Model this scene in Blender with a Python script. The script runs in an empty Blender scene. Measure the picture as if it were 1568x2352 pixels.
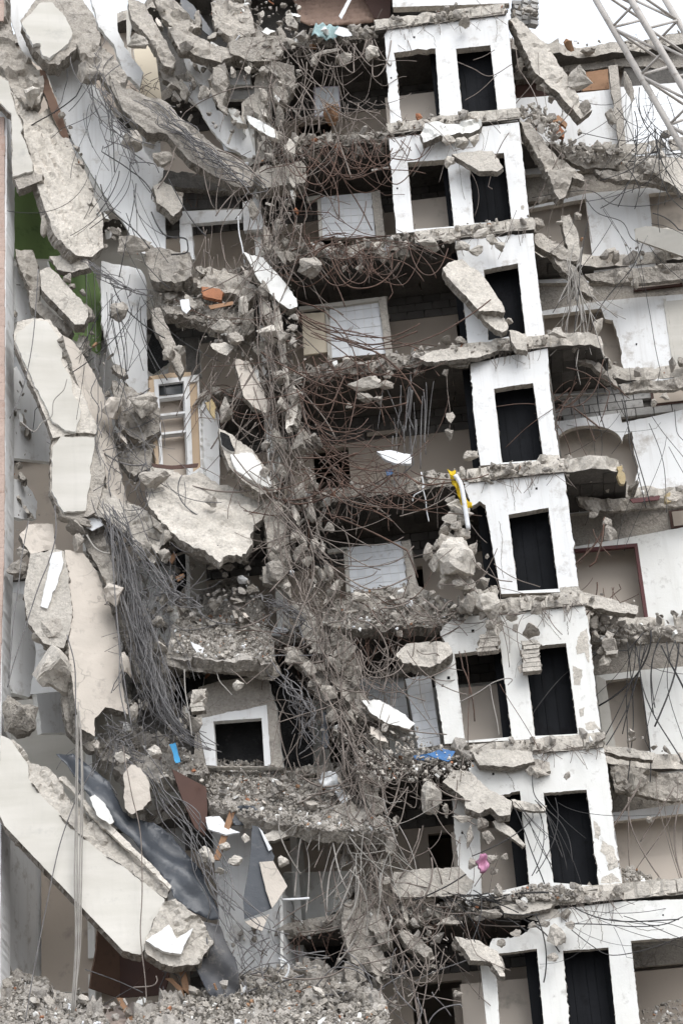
import bpy, bmesh, math, random
import numpy as np
from mathutils import Vector, Matrix, noise as mnoise
from mathutils.geometry import delaunay_2d_cdt

random.seed(11); RNG = np.random.default_rng(11)
SC = bpy.context.scene
COL = SC.collection

# ------------------------------------------------------------------ camera
# world: y = 0 is the front of the white tower, x = 0 its right edge, storeys are 3 m
FW, FH, FPX = 1568.0, 2352.0, 4500.0
YAW, PITCH, ROLL = -0.075, 0.445, -0.076
CAM = np.array([-1.934, -36.719, -29.902])
_f = np.array([math.sin(YAW)*math.cos(PITCH), math.cos(YAW)*math.cos(PITCH), math.sin(PITCH)])
_r0 = np.array([math.cos(YAW), -math.sin(YAW), 0.0]); _u0 = np.cross(_r0, _f)
_r = _r0*math.cos(ROLL)+_u0*math.sin(ROLL); _u = -_r0*math.sin(ROLL)+_u0*math.cos(ROLL)
cam = bpy.data.cameras.new('camera'); camo = bpy.data.objects.new('camera', cam); COL.objects.link(camo)
cam.sensor_fit = 'HORIZONTAL'; cam.sensor_width = 36.0; cam.lens = 36.0*FPX/FW
cam.clip_start = 0.5; cam.clip_end = 4000
camo.matrix_world = Matrix(((_r[0], _u[0], -_f[0], CAM[0]), (_r[1], _u[1], -_f[1], CAM[1]),
                            (_r[2], _u[2], -_f[2], CAM[2]), (0, 0, 0, 1)))
SC.camera = camo

# ------------------------------------------------------------------ light
SUN_EL, SUN_AZ = math.radians(44), math.radians(152)      # azimuth from +y, clockwise: in front, to the right
world = bpy.data.worlds.new('World'); SC.world = world; world.use_nodes = True
wn = world.node_tree; bg = wn.nodes['Background']
sky = wn.nodes.new('ShaderNodeTexSky'); sky.sky_type = 'NISHITA'; sky.sun_disc = False
sky.sun_elevation = SUN_EL; sky.sun_rotation = SUN_AZ; sky.dust_density = 4.0; sky.ozone_density = 1.0
hs = wn.nodes.new('ShaderNodeHueSaturation'); hs.inputs['Saturation'].default_value = 0.22
wn.links.new(sky.outputs[0], hs.inputs['Color'])
# overcast: an even layer of bright cloud over most of the clear sky
cl = wn.nodes.new('ShaderNodeMix'); cl.data_type = 'RGBA'; cl.inputs['Factor'].default_value = .75
cl.inputs[7].default_value = (5.95, 6.4, 7.05, 1)
wn.links.new(hs.outputs[0], cl.inputs[6]); wn.links.new(cl.outputs[2], bg.inputs['Color'])
bg.inputs['Strength'].default_value = 0.13
sl = bpy.data.lights.new('sun', 'SUN'); sl.energy = 1.3; sl.angle = math.radians(40); sl.color = (1, .985, .965)
so = bpy.data.objects.new('sun', sl); COL.objects.link(so)
sd = Vector((math.sin(SUN_AZ)*math.cos(SUN_EL), math.cos(SUN_AZ)*math.cos(SUN_EL), math.sin(SUN_EL)))
so.rotation_euler = (-sd).to_track_quat('-Z', 'Y').to_euler()
SC.view_settings.view_transform = 'Standard'; SC.view_settings.look = 'None'
SC.view_settings.gamma = 1.0; SC.view_settings.use_curve_mapping = False
SC.view_settings.exposure = 0.8
SC.render.engine = 'CYCLES'
SC.cycles.max_bounces = 6; SC.cycles.diffuse_bounces = 4; SC.cycles.use_denoising = True
SC.cycles.use_adaptive_sampling = True; SC.cycles.adaptive_threshold = .03

# ------------------------------------------------------------------ materials
def srgb(r, g, b):
    return tuple(((c/255)/12.92 if c/255 < .04045 else ((c/255+.055)/1.055)**2.4) for c in (r, g, b))+(1,)

MATS = {}
def material(name, base, alt=None, dark=None, scale=1.2, rough=.85, bump=.25, bscale=14., speck=0., objvar=.0,
             streak=0., dirt=.0, spec=.3, dist=.02, crack=0., diag=0.):
    """procedural: base and alt mixed by broad noise, dark stains, fine speckle, bump; object-random value"""
    m = bpy.data.materials.new(name); m.use_nodes = True; MATS[name] = m
    t = m.node_tree; N = t.nodes; L = t.links; bs = N['Principled BSDF']
    bs.inputs['Roughness'].default_value = rough; bs.inputs['Specular IOR Level'].default_value = spec
    tc = N.new('ShaderNodeTexCoord'); geo = N.new('ShaderNodeNewGeometry')
    pos = geo.outputs['Position']
    def ns(scale, det=2., ro=.6, vec=None):
        n = N.new('ShaderNodeTexNoise'); n.inputs['Scale'].default_value = scale
        n.inputs['Detail'].default_value = det; n.inputs['Roughness'].default_value = ro
        L.new(vec or pos, n.inputs['Vector']); return n.outputs['Fac']
    def ramp(fac, a, b):
        r = N.new('ShaderNodeMapRange'); r.inputs['From Min'].default_value = a; r.inputs['From Max'].default_value = b
        L.new(fac, r.inputs['Value']); return r.outputs['Result']
    def mix(fac, c1, c2, mode='MIX'):
        x = N.new('ShaderNodeMix'); x.data_type = 'RGBA'; x.blend_type = mode
        if isinstance(fac, float): x.inputs['Factor'].default_value = fac
        else: L.new(fac, x.inputs['Factor'])
        for i, c in ((6, c1), (7, c2)):
            if isinstance(c, tuple): x.inputs[i].default_value = c
            else: L.new(c, x.inputs[i])
        return x.outputs[2]
    alt = alt or base
    c = mix(ramp(ns(scale), .35, .65), base, alt)
    if dark is not None:
        c = mix(ramp(ns(scale*2.7, 4., .72), .56-.1*dirt, .74), c, dark)
    if streak:
        mp = N.new('ShaderNodeMapping'); mp.inputs['Scale'].default_value = (9, 9, .5); L.new(pos, mp.inputs['Vector'])
        s = ramp(ns(1.0, 3., .65, mp.outputs[0]), .52, .78)
        mul = N.new('ShaderNodeMath'); mul.operation = 'MULTIPLY'; mul.inputs[1].default_value = streak; L.new(s, mul.inputs[0])
        c = mix(mul.outputs[0], c, dark or alt)
    if speck:
        v = N.new('ShaderNodeTexVoronoi'); v.inputs['Scale'].default_value = 26; L.new(pos, v.inputs['Vector'])
        s = ramp(v.outputs['Color'], .1, .95)
        w = mix(s, (1-speck, 1-speck, 1-speck, 1), (1+speck*.6, 1+speck*.6, 1+speck*.55, 1))
        c = mix(1.0, c, w, 'MULTIPLY')
    if diag:      # brushed plaster: slanting paler and darker bands
        mp = N.new('ShaderNodeMapping'); mp.inputs['Rotation'].default_value = (0, -.85, 0); mp.inputs['Scale'].default_value = (.35, 1, 2.6); L.new(pos, mp.inputs['Vector'])
        w = mix(ramp(ns(1.0, 4., .6, mp.outputs[0]), .3, .7), (1-diag, 1-diag, 1-diag*1.15, 1), (1, 1, 1, 1))
        c = mix(1.0, c, w, 'MULTIPLY')
    ck = None
    if crack:     # fracture lines
        nz = N.new('ShaderNodeTexNoise'); nz.inputs['Scale'].default_value = 1.7; nz.inputs['Detail'].default_value = 3; L.new(pos, nz.inputs['Vector'])
        va = N.new('ShaderNodeVectorMath'); va.operation = 'MULTIPLY_ADD'; va.inputs[1].default_value = (.9, .9, .9); L.new(nz.outputs['Color'], va.inputs[0]); L.new(pos, va.inputs[2])
        v = N.new('ShaderNodeTexVoronoi'); v.feature = 'DISTANCE_TO_EDGE'; v.inputs['Scale'].default_value = 1.25; L.new(va.outputs[0], v.inputs['Vector'])
        mx = N.new('ShaderNodeMath'); mx.operation = 'MAXIMUM'; L.new(ramp(v.outputs['Distance'], .003, .022), mx.inputs[0]); L.new(ramp(ns(.9, 2.), .42, .5), mx.inputs[1]); ck = mx.outputs[0]
        w = mix(ck, (1-crack, 1-crack, 1-crack, 1), (1, 1, 1, 1)); c = mix(1.0, c, w, 'MULTIPLY')
    if objvar:
        oi = N.new('ShaderNodeObjectInfo')
        r = N.new('ShaderNodeMapRange'); r.inputs['To Min'].default_value = 1-objvar; r.inputs['To Max'].default_value = 1+objvar
        L.new(oi.outputs['Random'], r.inputs['Value'])
        cc = N.new('ShaderNodeCombineColor')
        for i in range(3): L.new(r.outputs[0], cc.inputs[i])
        c = mix(1.0, c, cc.outputs[0], 'MULTIPLY')
    L.new(c, bs.inputs['Base Color'])
    if bump:
        b = N.new('ShaderNodeBump'); b.inputs['Strength'].default_value = bump; b.inputs['Distance'].default_value = dist
        L.new(ns(bscale, 4., .7), b.inputs['Height']); L.new(b.outputs[0], bs.inputs['Normal'])
    return m

material('plaster', (.78, .78, .778, 1), (.735, .735, .728, 1), (.46, .43, .395, 1), .9, .8, .22, 9, dirt=.1, streak=.34)
material('plaster_worn', (.77, .765, .74, 1), (.72, .71, .675, 1), (.46, .44, .41, 1), 1.3, .85, .25, 10, dirt=-.05, streak=.22)
material('plaster_cream', (.62, .592, .545, 1), (.55, .522, .475, 1), (.49, .47, .435, 1), .6, .8, .12, 9, dirt=-.4, streak=.28, diag=.16)
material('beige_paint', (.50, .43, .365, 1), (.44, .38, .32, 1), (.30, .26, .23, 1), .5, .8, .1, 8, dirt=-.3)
material('beige_lit', (.64, .57, .50, 1), (.59, .525, .46, 1), (.4, .36, .31, 1), .5, .8, .1, 8, dirt=-.3)  # paler copy of the beige paint, standing in for light in dim rooms
material('beige_soffit', (.60, .54, .475, 1), (.53, .478, .42, 1), (.38, .34, .30, 1), 1.1, .9, .35, 10, dirt=.0, dist=.03, crack=0.3)
material('concrete', (0.454, 0.414, 0.366, 1), (0.369, 0.337, 0.3, 1), (0.201, 0.184, 0.165, 1), 1.5, .93, .9, 15, speck=.18, objvar=.16, dist=.05, crack=0.34)
material('concrete_light', (0.596, 0.551, 0.493, 1), (0.504, 0.466, 0.415, 1), (0.286, 0.263, 0.235, 1), 1.9, .93, .8, 15, speck=.15, objvar=.12, dist=.04, crack=0.34)
material('concrete_broken', (0.379, 0.345, 0.305, 1), (0.299, 0.273, 0.241, 1), (0.136, 0.124, 0.109, 1), 3.0, .95, 1.0, 18, speck=.34, objvar=.15, dist=.06, crack=0.30)
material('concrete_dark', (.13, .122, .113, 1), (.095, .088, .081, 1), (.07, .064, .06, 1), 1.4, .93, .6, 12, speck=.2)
material('soffit_block', (.095, .088, .08, 1), (.07, .065, .06, 1), (.05, .046, .043, 1), 2.0, .93, .5, 16, objvar=.28)  # dark concrete blocks, deepened in colour to stand for soffit shade
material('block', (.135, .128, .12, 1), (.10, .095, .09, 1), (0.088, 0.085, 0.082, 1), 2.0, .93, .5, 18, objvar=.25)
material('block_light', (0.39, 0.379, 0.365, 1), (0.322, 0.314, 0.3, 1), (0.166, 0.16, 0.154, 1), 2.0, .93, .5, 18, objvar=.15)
material('dust', (0.498, 0.458, 0.409, 1), (0.414, 0.379, 0.339, 1), (0.233, 0.215, 0.195, 1), 2.2, .95, .9, 22, speck=.2, dist=.04)
material('rubble_dust', (0.446, 0.412, 0.374, 1), (0.355, 0.327, 0.297, 1), (0.203, 0.188, 0.172, 1), 2.6, .95, .9, 22, speck=.2, dist=.04)
material('pink_dust', (.46, .38, .335, 1), (.40, .335, .30, 1), (.28, .24, .22, 1), 1.4, .95, .6, 14, speck=.1)
material('rebar_rust', (.135, .082, .062, 1), (.10, .07, .058, 1), (.045, .034, .03, 1), 3.0, .85, 0)
material('rebar_brown', (.24, .203, .178, 1), (.175, .148, .13, 1), (.06, .05, .045, 1), 3.0, .85, 0)
material('rebar_grey', (.19, .182, .18, 1), (.125, .12, .122, 1), (.06, .056, .056, 1), 3.0, .7, 0)
material('cable_black', (.035, .034, .035, 1), (.05, .047, .046, 1), None, 3.0, .55, 0)
material('cable_pale', (.34, .32, .29, 1), (.27, .25, .23, 1), None, 3.0, .7, 0)
material('tile', (.82, .84, .86, 1), (.78, .80, .83, 1), (.5, .5, .49, 1), .8, .25, 0, objvar=.05, dirt=-.3, spec=.5)
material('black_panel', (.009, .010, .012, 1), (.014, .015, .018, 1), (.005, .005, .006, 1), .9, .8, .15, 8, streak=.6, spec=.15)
material('green_paint', (.22, .33, .12, 1), (.19, .29, .105, 1), (.10, .17, .06, 1), .8, .6, .1, 8, streak=.3)
material('pink_stone', (.49, .375, .32, 1), (.45, .34, .29, 1), (.38, .25, .2, 1), 1.3, .85, .25, 16, objvar=.07, speck=.1)
material('membrane', (.046, .052, .063, 1), (.058, .064, .074, 1), (.10, .10, .105, 1), 1.6, .38, .35, 7, dirt=.05, spec=.45)
material('membrane_dusty', (.055, .058, .068, 1), (.14, .137, .138, 1), (.25, .235, .215, 1), 1.8, .7, .5, 9, dirt=.25)
material('brown_board', (.085, .043, .032, 1), (.065, .034, .027, 1), (.04, .024, .02, 1), 1.0, .65, .1, 10)
material('brown_card', (.17, .105, .075, 1), (.14, .088, .064, 1), (.09, .06, .047, 1), 1.0, .8, .1, 10)
material('red_frame', (.10, .032, .032, 1), (.08, .028, .028, 1), None, 1.0, .6, 0)
material('raw_wood', (.36, .21, .125, 1), (.29, .17, .10, 1), (.16, .095, .06, 1), 4.0, .8, .2, 20)
material('orange_brick', (.42, .19, .105, 1), (.35, .16, .09, 1), (.2, .11, .08, 1), 3.0, .9, .4, 18, objvar=.15)
material('cream_door', (.68, .60, .47, 1), (.63, .55, .43, 1), (.45, .39, .31, 1), .7, .6, .05, 8, dirt=-.3)
material('door_beige', (.53, .40, .275, 1), (.47, .355, .245, 1), None, .8, .6, .05, 8)
material('yellow_cloth', (.66, .46, .02, 1), (.55, .37, .015, 1), (.35, .25, .03, 1), 4.0, .8, .4, 9)
material('foam_yellow', (.45, .35, .19, 1), (.38, .31, .2, 1), (.26, .2, .12, 1), 5.0, .95, .9, 14)
material('blue_sheet', (.05, .16, .36, 1), (.04, .12, .28, 1), (.2, .24, .3, 1), 3.0, .5, .2, 8)
material('sky_blue_sheet', (.06, .36, .66, 1), (.05, .3, .58, 1), None, 3.0, .5, .2, 8)
material('pink_cloth', (.50, .24, .36, 1), (.42, .2, .3, 1), (.7, .4, .52, 1), 9.0, .9, .8, 12)
material('teal_cloth', (.33, .45, .45, 1), (.24, .34, .35, 1), (.62, .64, .63, 1), 7.0, .9, .6, 9)
material('white_sheet', (.74, .75, .76, 1), (.66, .67, .68, 1), (.45, .44, .43, 1), 3.0, .6, .3, 8)
material('lilac_paint', (.56, .50, .60, 1), (.50, .45, .54, 1), (.35, .32, .36, 1), .9, .8, .1, 8)
material('roof_tin', (.42, .29, .225, 1), (.34, .235, .185, 1), (.19, .13, .105, 1), 1.4, .6, .1, 8)
material('crane_paint', (.50, .465, .43, 1), (.42, .39, .36, 1), (.26, .215, .19, 1), 3.0, .5, .1, 14)
material('char_and_shade', (.012, .012, .013, 1), (.02, .02, .02, 1), (.05, .048, .046, 1), 3.0, .9, .8, 16, dist=.05)  # charring, and the black put in for shade in holes and openings
material('glass_dark', (.05, .055, .06, 1), (.035, .04, .045, 1), None, 1.0, .15, 0, spec=.5)
material('ground', (.17, .155, .14, 1), (.13, .12, .11, 1), (.09, .083, .078, 1), .4, .95, .6, 4, speck=.2)

# ------------------------------------------------------------------ helpers
OFF = {1: (0, 0), 2: (778, 0), 3: (0, 588), 4: (778, 588), 5: (0, 1176), 6: (778, 1176), 7: (0, 1764), 8: (778, 1764)}
K = .5038
def q(r, pts):
    ox, oy = OFF[r]
    return [(ox+p[0]*K, oy+p[1]*K)+tuple(p[2:]) for p in pts]

def ray(u, v):
    return _f*FPX+_r*(u-FW/2)-_u*(v-FH/2)
def P(u, v, y):
    d = ray(u, v); return CAM+d*((y-CAM[1])/d[1])
def PA(uv, y):
    """arrays: (n,2) pixels and depth (n,) -> (n,3) points"""
    d = _f*FPX+np.outer(uv[:, 0]-FW/2, _r)-np.outer(uv[:, 1]-FH/2, _u)
    return CAM+d*((y-CAM[1])/d[:, 1])[:, None]

class Plane:
    def __init__(s, p, n):
        s.p = np.array(p, float); n = np.array(n, float); n /= np.linalg.norm(n)
        if np.dot(n, s.p-CAM) < 0: n = -n
        s.n = n
    def hit(s, u, v):
        d = ray(u, v); return CAM+d*(np.dot(s.p-CAM, s.n)/np.dot(d, s.n))
def Dy(y): return Plane((0, y, 0), (0, 1, 0))
def Dt(u, v, y, a, b):
    """tilted: depth y at pixel (u,v), a metres deeper per 100 px to the right, b per 100 px down"""
    A, B, C = P(u, v, y), P(u+100, v, y+a), P(u, v+100, y+b)
    return Plane(A, np.cross(B-A, C-A))
def Dv(u1, v1, y1, u2, v2, y2):
    """upright plane through two points"""
    A, B = P(u1, v1, y1), P(u2, v2, y2); d = B-A
    return Plane(A, (d[1], -d[0], 0))

def link(name, verts, faces, mats, midx=None, parent=None, smooth=False):
    me = bpy.data.meshes.new(name); me.from_pydata([tuple(map(float, v)) for v in verts], [], faces)
    for m in (mats if isinstance(mats, (list, tuple)) else [mats]): me.materials.append(MATS[m])
    if midx is not None: me.polygons.foreach_set('material_index', midx)
    if smooth: me.polygons.foreach_set('use_smooth', [True]*len(me.polygons))
    me.update()
    o = bpy.data.objects.new(name, me); COL.objects.link(o)
    if parent is not None: o.parent = parent
    return o
def tag(o, label=None, cat=None, group=None, kind=None):
    if label: o['label'] = label
    if cat: o['category'] = cat
    if group: o['group'] = group
    if kind: o['kind'] = kind
    return o
def empty(name, label, cat, group=None, loc=(0, 0, 0)):
    o = bpy.data.objects.new(name, None); COL.objects.link(o); o.empty_display_size = .2
    tag(o, label, cat, group); return o          # kept at the world origin so that parts stay in world coordinates

def hsh(x, y, z=0.): return mnoise.noise(Vector((x, y, z)))

def roughen(loop, step, rough, seed):
    out = []; n = len(loop)
    for i in range(n):
        a, b = loop[i], loop[(i+1) % n]
        rr = a[2] if len(a) > 2 else rough
        ax, ay, bx, by = a[0], a[1], b[0], b[1]
        L = math.hypot(bx-ax, by-ay)
        if L < 1e-6: continue
        out.append((ax, ay))
        if rr > 0:
            m = max(1, int(L/step)); nx, ny = -(by-ay)/L, (bx-ax)/L
            for j in range(1, m):
                t = j/m; x, y = ax+(bx-ax)*t, ay+(by-ay)*t
                d = rr*(1.3*hsh(x*.035/step*8, y*.035/step*8, seed)+.9*hsh(x*.13/step*8, y*.13/step*8, seed+9)+random.uniform(-.45, .45))
                fade = min(1, 3*t, 3*(1-t))
                out.append((x+nx*d*fade, y+ny*d*fade))
    return out

def inside(p, loop):
    x, y = p; c = False; n = len(loop); j = n-1
    for i in range(n):
        xi, yi = loop[i]; xj, yj = loop[j]
        if (yi > y) != (yj > y) and x < (xj-xi)*(y-yi)/(yj-yi)+xi: c = not c
        j = i
    return c

def extrude(name, loops, mapf, nvec, thick, mats, step=9., rough=2., relief=0., grid=0., ej=.25, parent=None, seed=None,
            wave=None):
    """fill loops (first the outline, then holes), give it thickness along nvec; mats = front, edge, back"""
    seed = random.uniform(0, 99) if seed is None else seed
    ls = [roughen(l, step, rough, seed+i*7) for i, l in enumerate(loops)]
    pts = []; edges = []
    for l in ls:
        o = len(pts); pts += l
        edges += [(o+i, o+(i+1) % len(l)) for i in range(len(l))]
    if grid:
        us = [p[0] for p in ls[0]]; vs = [p[1] for p in ls[0]]
        x = min(us)+grid*.5
        bp = np.array(pts)
        while x < max(us):
            y = min(vs)+grid*.5
            while y < max(vs):
                p = (x+random.uniform(-.35, .35)*grid, y+random.uniform(-.35, .35)*grid)
                if inside(p, ls[0]) and not any(inside(p, h) for h in ls[1:]):
                    if np.min((bp[:, 0]-p[0])**2+(bp[:, 1]-p[1])**2) > (grid*.35)**2: pts.append(p)
                y += grid
            x += grid
    V, E_, F, *_ = delaunay_2d_cdt([Vector(p) for p in pts], edges, [], 0, 1e-4)
    def keep(f):
        c = (sum(V[i][0] for i in f)/len(f), sum(V[i][1] for i in f)/len(f))
        return inside(c, ls[0]) and not any(inside(c, h) for h in ls[1:])
    F = [f for f in F if keep(f)]
    nb = len(V); nvec = np.array(nvec, float)
    front = [np.array(mapf(v[0], v[1])) for v in V]
    cnt = {}
    for f in F:
        for i in range(len(f)):
            e = (f[i], f[(i+1) % len(f)]); cnt[tuple(sorted(e))] = cnt.get(tuple(sorted(e)), 0)+1
    if relief or wave:
        for i in range(nb):
            p = front[i]
            if relief:
                front[i] = p-nvec*relief*(.9*mnoise.noise(Vector(p*1.1))+.75*mnoise.cell(Vector(p*2.3+np.array([0, 0, .8*mnoise.noise(Vector(p*2.))])))+.45*mnoise.noise(Vector(p*6.))+.15*random.uniform(-1, 1))
            if wave: front[i] = p-nvec*wave(V[i][0], V[i][1])
    back = [p+nvec*thick for p in front]
    verts = front+back; faces = []; mi = []
    # orient front faces towards the camera (against nvec)
    for f in F:
        a, b, c = front[f[0]], front[f[1]], front[f[2]]
        ff = list(f)
        if np.dot(np.cross(b-a, c-a), nvec) > 0: ff = ff[::-1]
        faces.append(ff); mi.append(0)
        faces.append([i+nb for i in ff[::-1]]); mi.append(2)
        for i in range(len(ff)):
            e0, e1 = ff[i], ff[(i+1) % len(ff)]
            if cnt[tuple(sorted((e0, e1)))] == 1:
                faces.append([e1, e0, ('m', e0), ('m', e1)]); mi.append(1)
                faces.append([('m', e1), ('m', e0), e0+nb, e1+nb]); mi.append(1)
    mid = {}
    for f in faces:
        for i, x in enumerate(f):
            if isinstance(x, tuple):
                if x[1] not in mid:
                    j = ej*thick
                    mid[x[1]] = len(verts)
                    verts.append((front[x[1]]+back[x[1]])/2+np.array([random.uniform(-j, j) for _ in range(3)]))
                f[i] = mid[x[1]]
    if len(mats) == 1: mats = [mats[0]]*3
    return link(name, verts, faces, list(mats), mi, parent, smooth=bool(wave) and not relief)

def plate(name, loops, plane, thick, mats, rough=2., step=9., relief=0., grid=0., ej=.25, parent=None, seed=None, wave=None):
    if not isinstance(loops[0][0], (tuple, list)): loops = [loops]
    return extrude(name, loops, plane.hit, plane.n, thick, mats, step, rough, relief, grid, ej, parent, seed, wave)

def box(name, x0, x1, y0, y1, z0, z1, mat, parent=None):
    v = [(x, y, z) for x in (x0, x1) for y in (y0, y1) for z in (z0, z1)]
    f = [(0, 1, 3, 2), (4, 6, 7, 5), (0, 4, 5, 1), (2, 3, 7, 6), (0, 2, 6, 4), (1, 5, 7, 3)]
    return link(name, v, f, mat, None, parent)

# --- rocks: a few dozen unit shapes, each a broken convex lump
def rock_mesh(seed, sub, flat=1.):
    rr = random.Random(seed); bm = bmesh.new()
    for _ in range(13):
        v = Vector((rr.gauss(0, 1), rr.gauss(0, 1), rr.gauss(0, 1))).normalized()*rr.uniform(.72, 1.05)
        bm.verts.new((v.x, v.y*flat, v.z))
    r = bmesh.ops.convex_hull(bm, input=bm.verts)
    bmesh.ops.delete(bm, geom=[g for g in r['geom_interior'] if isinstance(g, bmesh.types.BMVert)], context='VERTS')
    if sub:
        bmesh.ops.triangulate(bm, faces=bm.faces[:])
        bmesh.ops.subdivide_edges(bm, edges=bm.edges[:], cuts=sub, use_grid_fill=True, smooth=0)
        bmesh.ops.triangulate(bm, faces=bm.faces[:])
        for v in bm.verts:
            n = v.co.normalized()
            v.co += n*(.16*mnoise.noise(v.co*1.7+Vector((seed*3.1, 0, 0)))+.12*mnoise.noise(v.co*4+Vector((seed, 2, 0)))+rr.uniform(-.03, .03))
    # normalise to a unit box
    co = np.array([v.co[:] for v in bm.verts]); mn, mx = co.min(0), co.max(0)
    for v in bm.verts: v.co = Vector((np.array(v.co)-(mn+mx)/2)/(mx-mn)*2)
    V = np.array([v.co[:] for v in bm.verts]); bm.verts.index_update()
    F = [[v.index for v in f.verts] for f in bm.faces]
    bm.free(); return V, F
ROCK = [rock_mesh(i, 3) for i in range(14)]
PEB = [rock_mesh(100+i, 0) for i in range(10)]

def rotm(a, b, c):
    return np.array(Matrix.Rotation(a, 3, 'X') @ Matrix.Rotation(b, 3, 'Y') @ Matrix.Rotation(c, 3, 'Z'))

PPM = 92.0   # rough photograph pixels per metre
def chunk(u0, v0, u1, v1, y, mat='concrete', label=None, group=None, cat='concrete chunk', name='concrete_chunk', deep=None, rot=None):
    """a broken lump filling that pixel box, centred at depth y"""
    c = P((u0+u1)/2, (v0+v1)/2, y)
    dist = np.dot(c-CAM, _f); s = dist/FPX
    w, h = abs(u1-u0)*s/2, abs(v1-v0)*s/2
    d = deep or min(w, h)*random.uniform(.75, 1.05)
    V, F = random.choice(ROCK)
    tw = random.uniform(-.35, .35) if rot is None else rot
    S = V*np.array([w, d, h])*np.array([random.choice((-1, 1)), 1, random.choice((-1, 1))])*1.04
    if np.prod(np.sign(S.sum(0)+1e-9)): pass
    B = np.stack([_r, _f, _u])            # lie in the picture's axes so the outline fills the box
    T = np.array(Matrix.Rotation(tw, 3, 'Y'))
    pts = (S@T.T)@B
    o = link(name, pts, [list(f) for f in F], [mat])
    o.location = c
    bm = bmesh.new(); bm.from_mesh(o.data); bmesh.ops.recalc_face_normals(bm, faces=bm.faces); bm.to_mesh(o.data); bm.free()
    tag(o, label, cat, group)
    return o

class Heap:
    """many little pieces gathered into one mesh"""
    def __init__(s): s.V = []; s.F = []; s.M = []; s.n = 0
    def add(s, c, size, mi=0, stretch=None):
        V, F = random.choice(PEB)
        st = np.array(stretch) if stretch is not None else np.array([random.uniform(.6, 1.5), random.uniform(.5, 1.), random.uniform(.45, 1.)])
        R = rotm(random.uniform(0, 6.3), random.uniform(0, 6.3), random.uniform(0, 6.3))
        p = (V*st*size)@R.T+c
        s.V.append(p); s.F += [[i+s.n for i in f] for f in F]; s.M += [mi]*len(F); s.n += len(V)
    def box(s, c, dims, mi=0, R=None):
        R = rotm(random.uniform(0, 6.3), random.uniform(0, 6.3), random.uniform(0, 6.3)) if R is None else R
        V = np.array([(x, y, z) for x in (-1, 1) for y in (-1, 1) for z in (-1, 1)])*np.array(dims)/2
        F = [(0, 1, 3, 2), (4, 6, 7, 5), (0, 4, 5, 1), (2, 3, 7, 6), (0, 2, 6, 4), (1, 5, 7, 3)]
        s.V.append(V@R.T+c); s.F += [[i+s.n for i in f] for f in F]; s.M += [mi]*6; s.n += 8
    def build(s, name, mats, label, cat='rubble', parent=None, kind='stuff'):
        if not s.n: return None
        o = link(name, np.concatenate(s.V), s.F, mats, s.M, parent)
        bm = bmesh.new(); bm.from_mesh(o.data); bmesh.ops.recalc_face_normals(bm, faces=bm.faces); bm.to_mesh(o.data); bm.free()
        return tag(o, label, cat, kind=kind) if parent is None else tag(o, kind=kind)
RUB = ['concrete', 'concrete_light', 'rubble_dust', 'plaster_worn', 'orange_brick', 'raw_wood', 'white_sheet', 'concrete_broken']
def rub_mi():
    return random.choices(range(8), (24, 9, 40, 2.5, .8, .9, 1.0, 20))[0]

class Wires:
    """tubes gathered into one mesh; every wire is a polyline in space"""
    def __init__(s): s.V = []; s.F = []; s.n = 0
    def add(s, p, r, sides=4, taper=False):
        p = np.asarray(p, float); n = len(p)
        t = np.gradient(p, axis=0); t /= np.linalg.norm(t, axis=1)[:, None]+1e-9
        a = np.cross(t, [.31, .87, .39]); a /= np.linalg.norm(a, axis=1)[:, None]+1e-9
        b = np.cross(t, a)
        ang = np.arange(sides)*2*math.pi/sides
        rr = np.full(n, r)
        V = p[:, None, :]+rr[:, None, None]*(a[:, None, :]*np.cos(ang)[None, :, None]+b[:, None, :]*np.sin(ang)[None, :, None])
        s.V.append(V.reshape(-1, 3)); o = s.n
        i = np.arange(n-1)[:, None]*sides+np.arange(sides)[None, :]
        j = np.arange(n-1)[:, None]*sides+(np.arange(sides)[None, :]+1) % sides
        s.F += (np.stack([i, j, j+sides, i+sides], -1).reshape(-1, 4)+o).tolist()
        s.F += [[o+k for k in range(sides)][::-1], [o+(n-1)*sides+k for k in range(sides)]]
        s.n += n*sides
    def build(s, name, mat, label=None, cat=None, kind=None, group=None, parent=None):
        o = link(name, np.concatenate(s.V), s.F, [mat], None, parent, smooth=True)
        return tag(o, label, cat, group, kind)

def spline(pts, n):
    """Catmull-Rom through points of any dimension"""
    p = np.asarray(pts, float); p = np.vstack([2*p[0]-p[1], p, 2*p[-1]-p[-2]])
    m = len(p)-3; t = np.linspace(0, m-1e-6, n); i = t.astype(int); f = (t-i)[:, None]
    a, b, c, d = p[i], p[i+1], p[i+2], p[i+3]
    return .5*(2*b+(c-a)*f+(2*a-5*b+4*c-d)*f**2+(3*b-a-3*c+d)*f**3)

def wire_path(u, v, y, L, ang, curv, grav, n=14, dwander=.12):
    """a bent bar from pixel (u,v): heading ang (0 right, 90 down), bending at random, sagging"""
    st = L/(n-1); uv = [(u, v)]; ys = [y]; a = math.radians(ang); k = random.gauss(0, curv); yd = random.gauss(0, dwander)
    for _ in range(n-1):
        k = .93*k+.16*random.gauss(0, curv)
        a += math.radians(k*st)
        if random.random() < .03: a += random.gauss(0, .7)
        da = math.atan2(math.sin(math.pi/2-a), math.cos(math.pi/2-a)); a += grav*da*st/60
        u += math.cos(a)*st; v += math.sin(a)*st; uv.append((u, v))
        yd = .8*yd+.5*random.gauss(0, dwander); ys.append(ys[-1]+yd*st/60)
    return PA(np.array(uv), np.array(ys))

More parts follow.
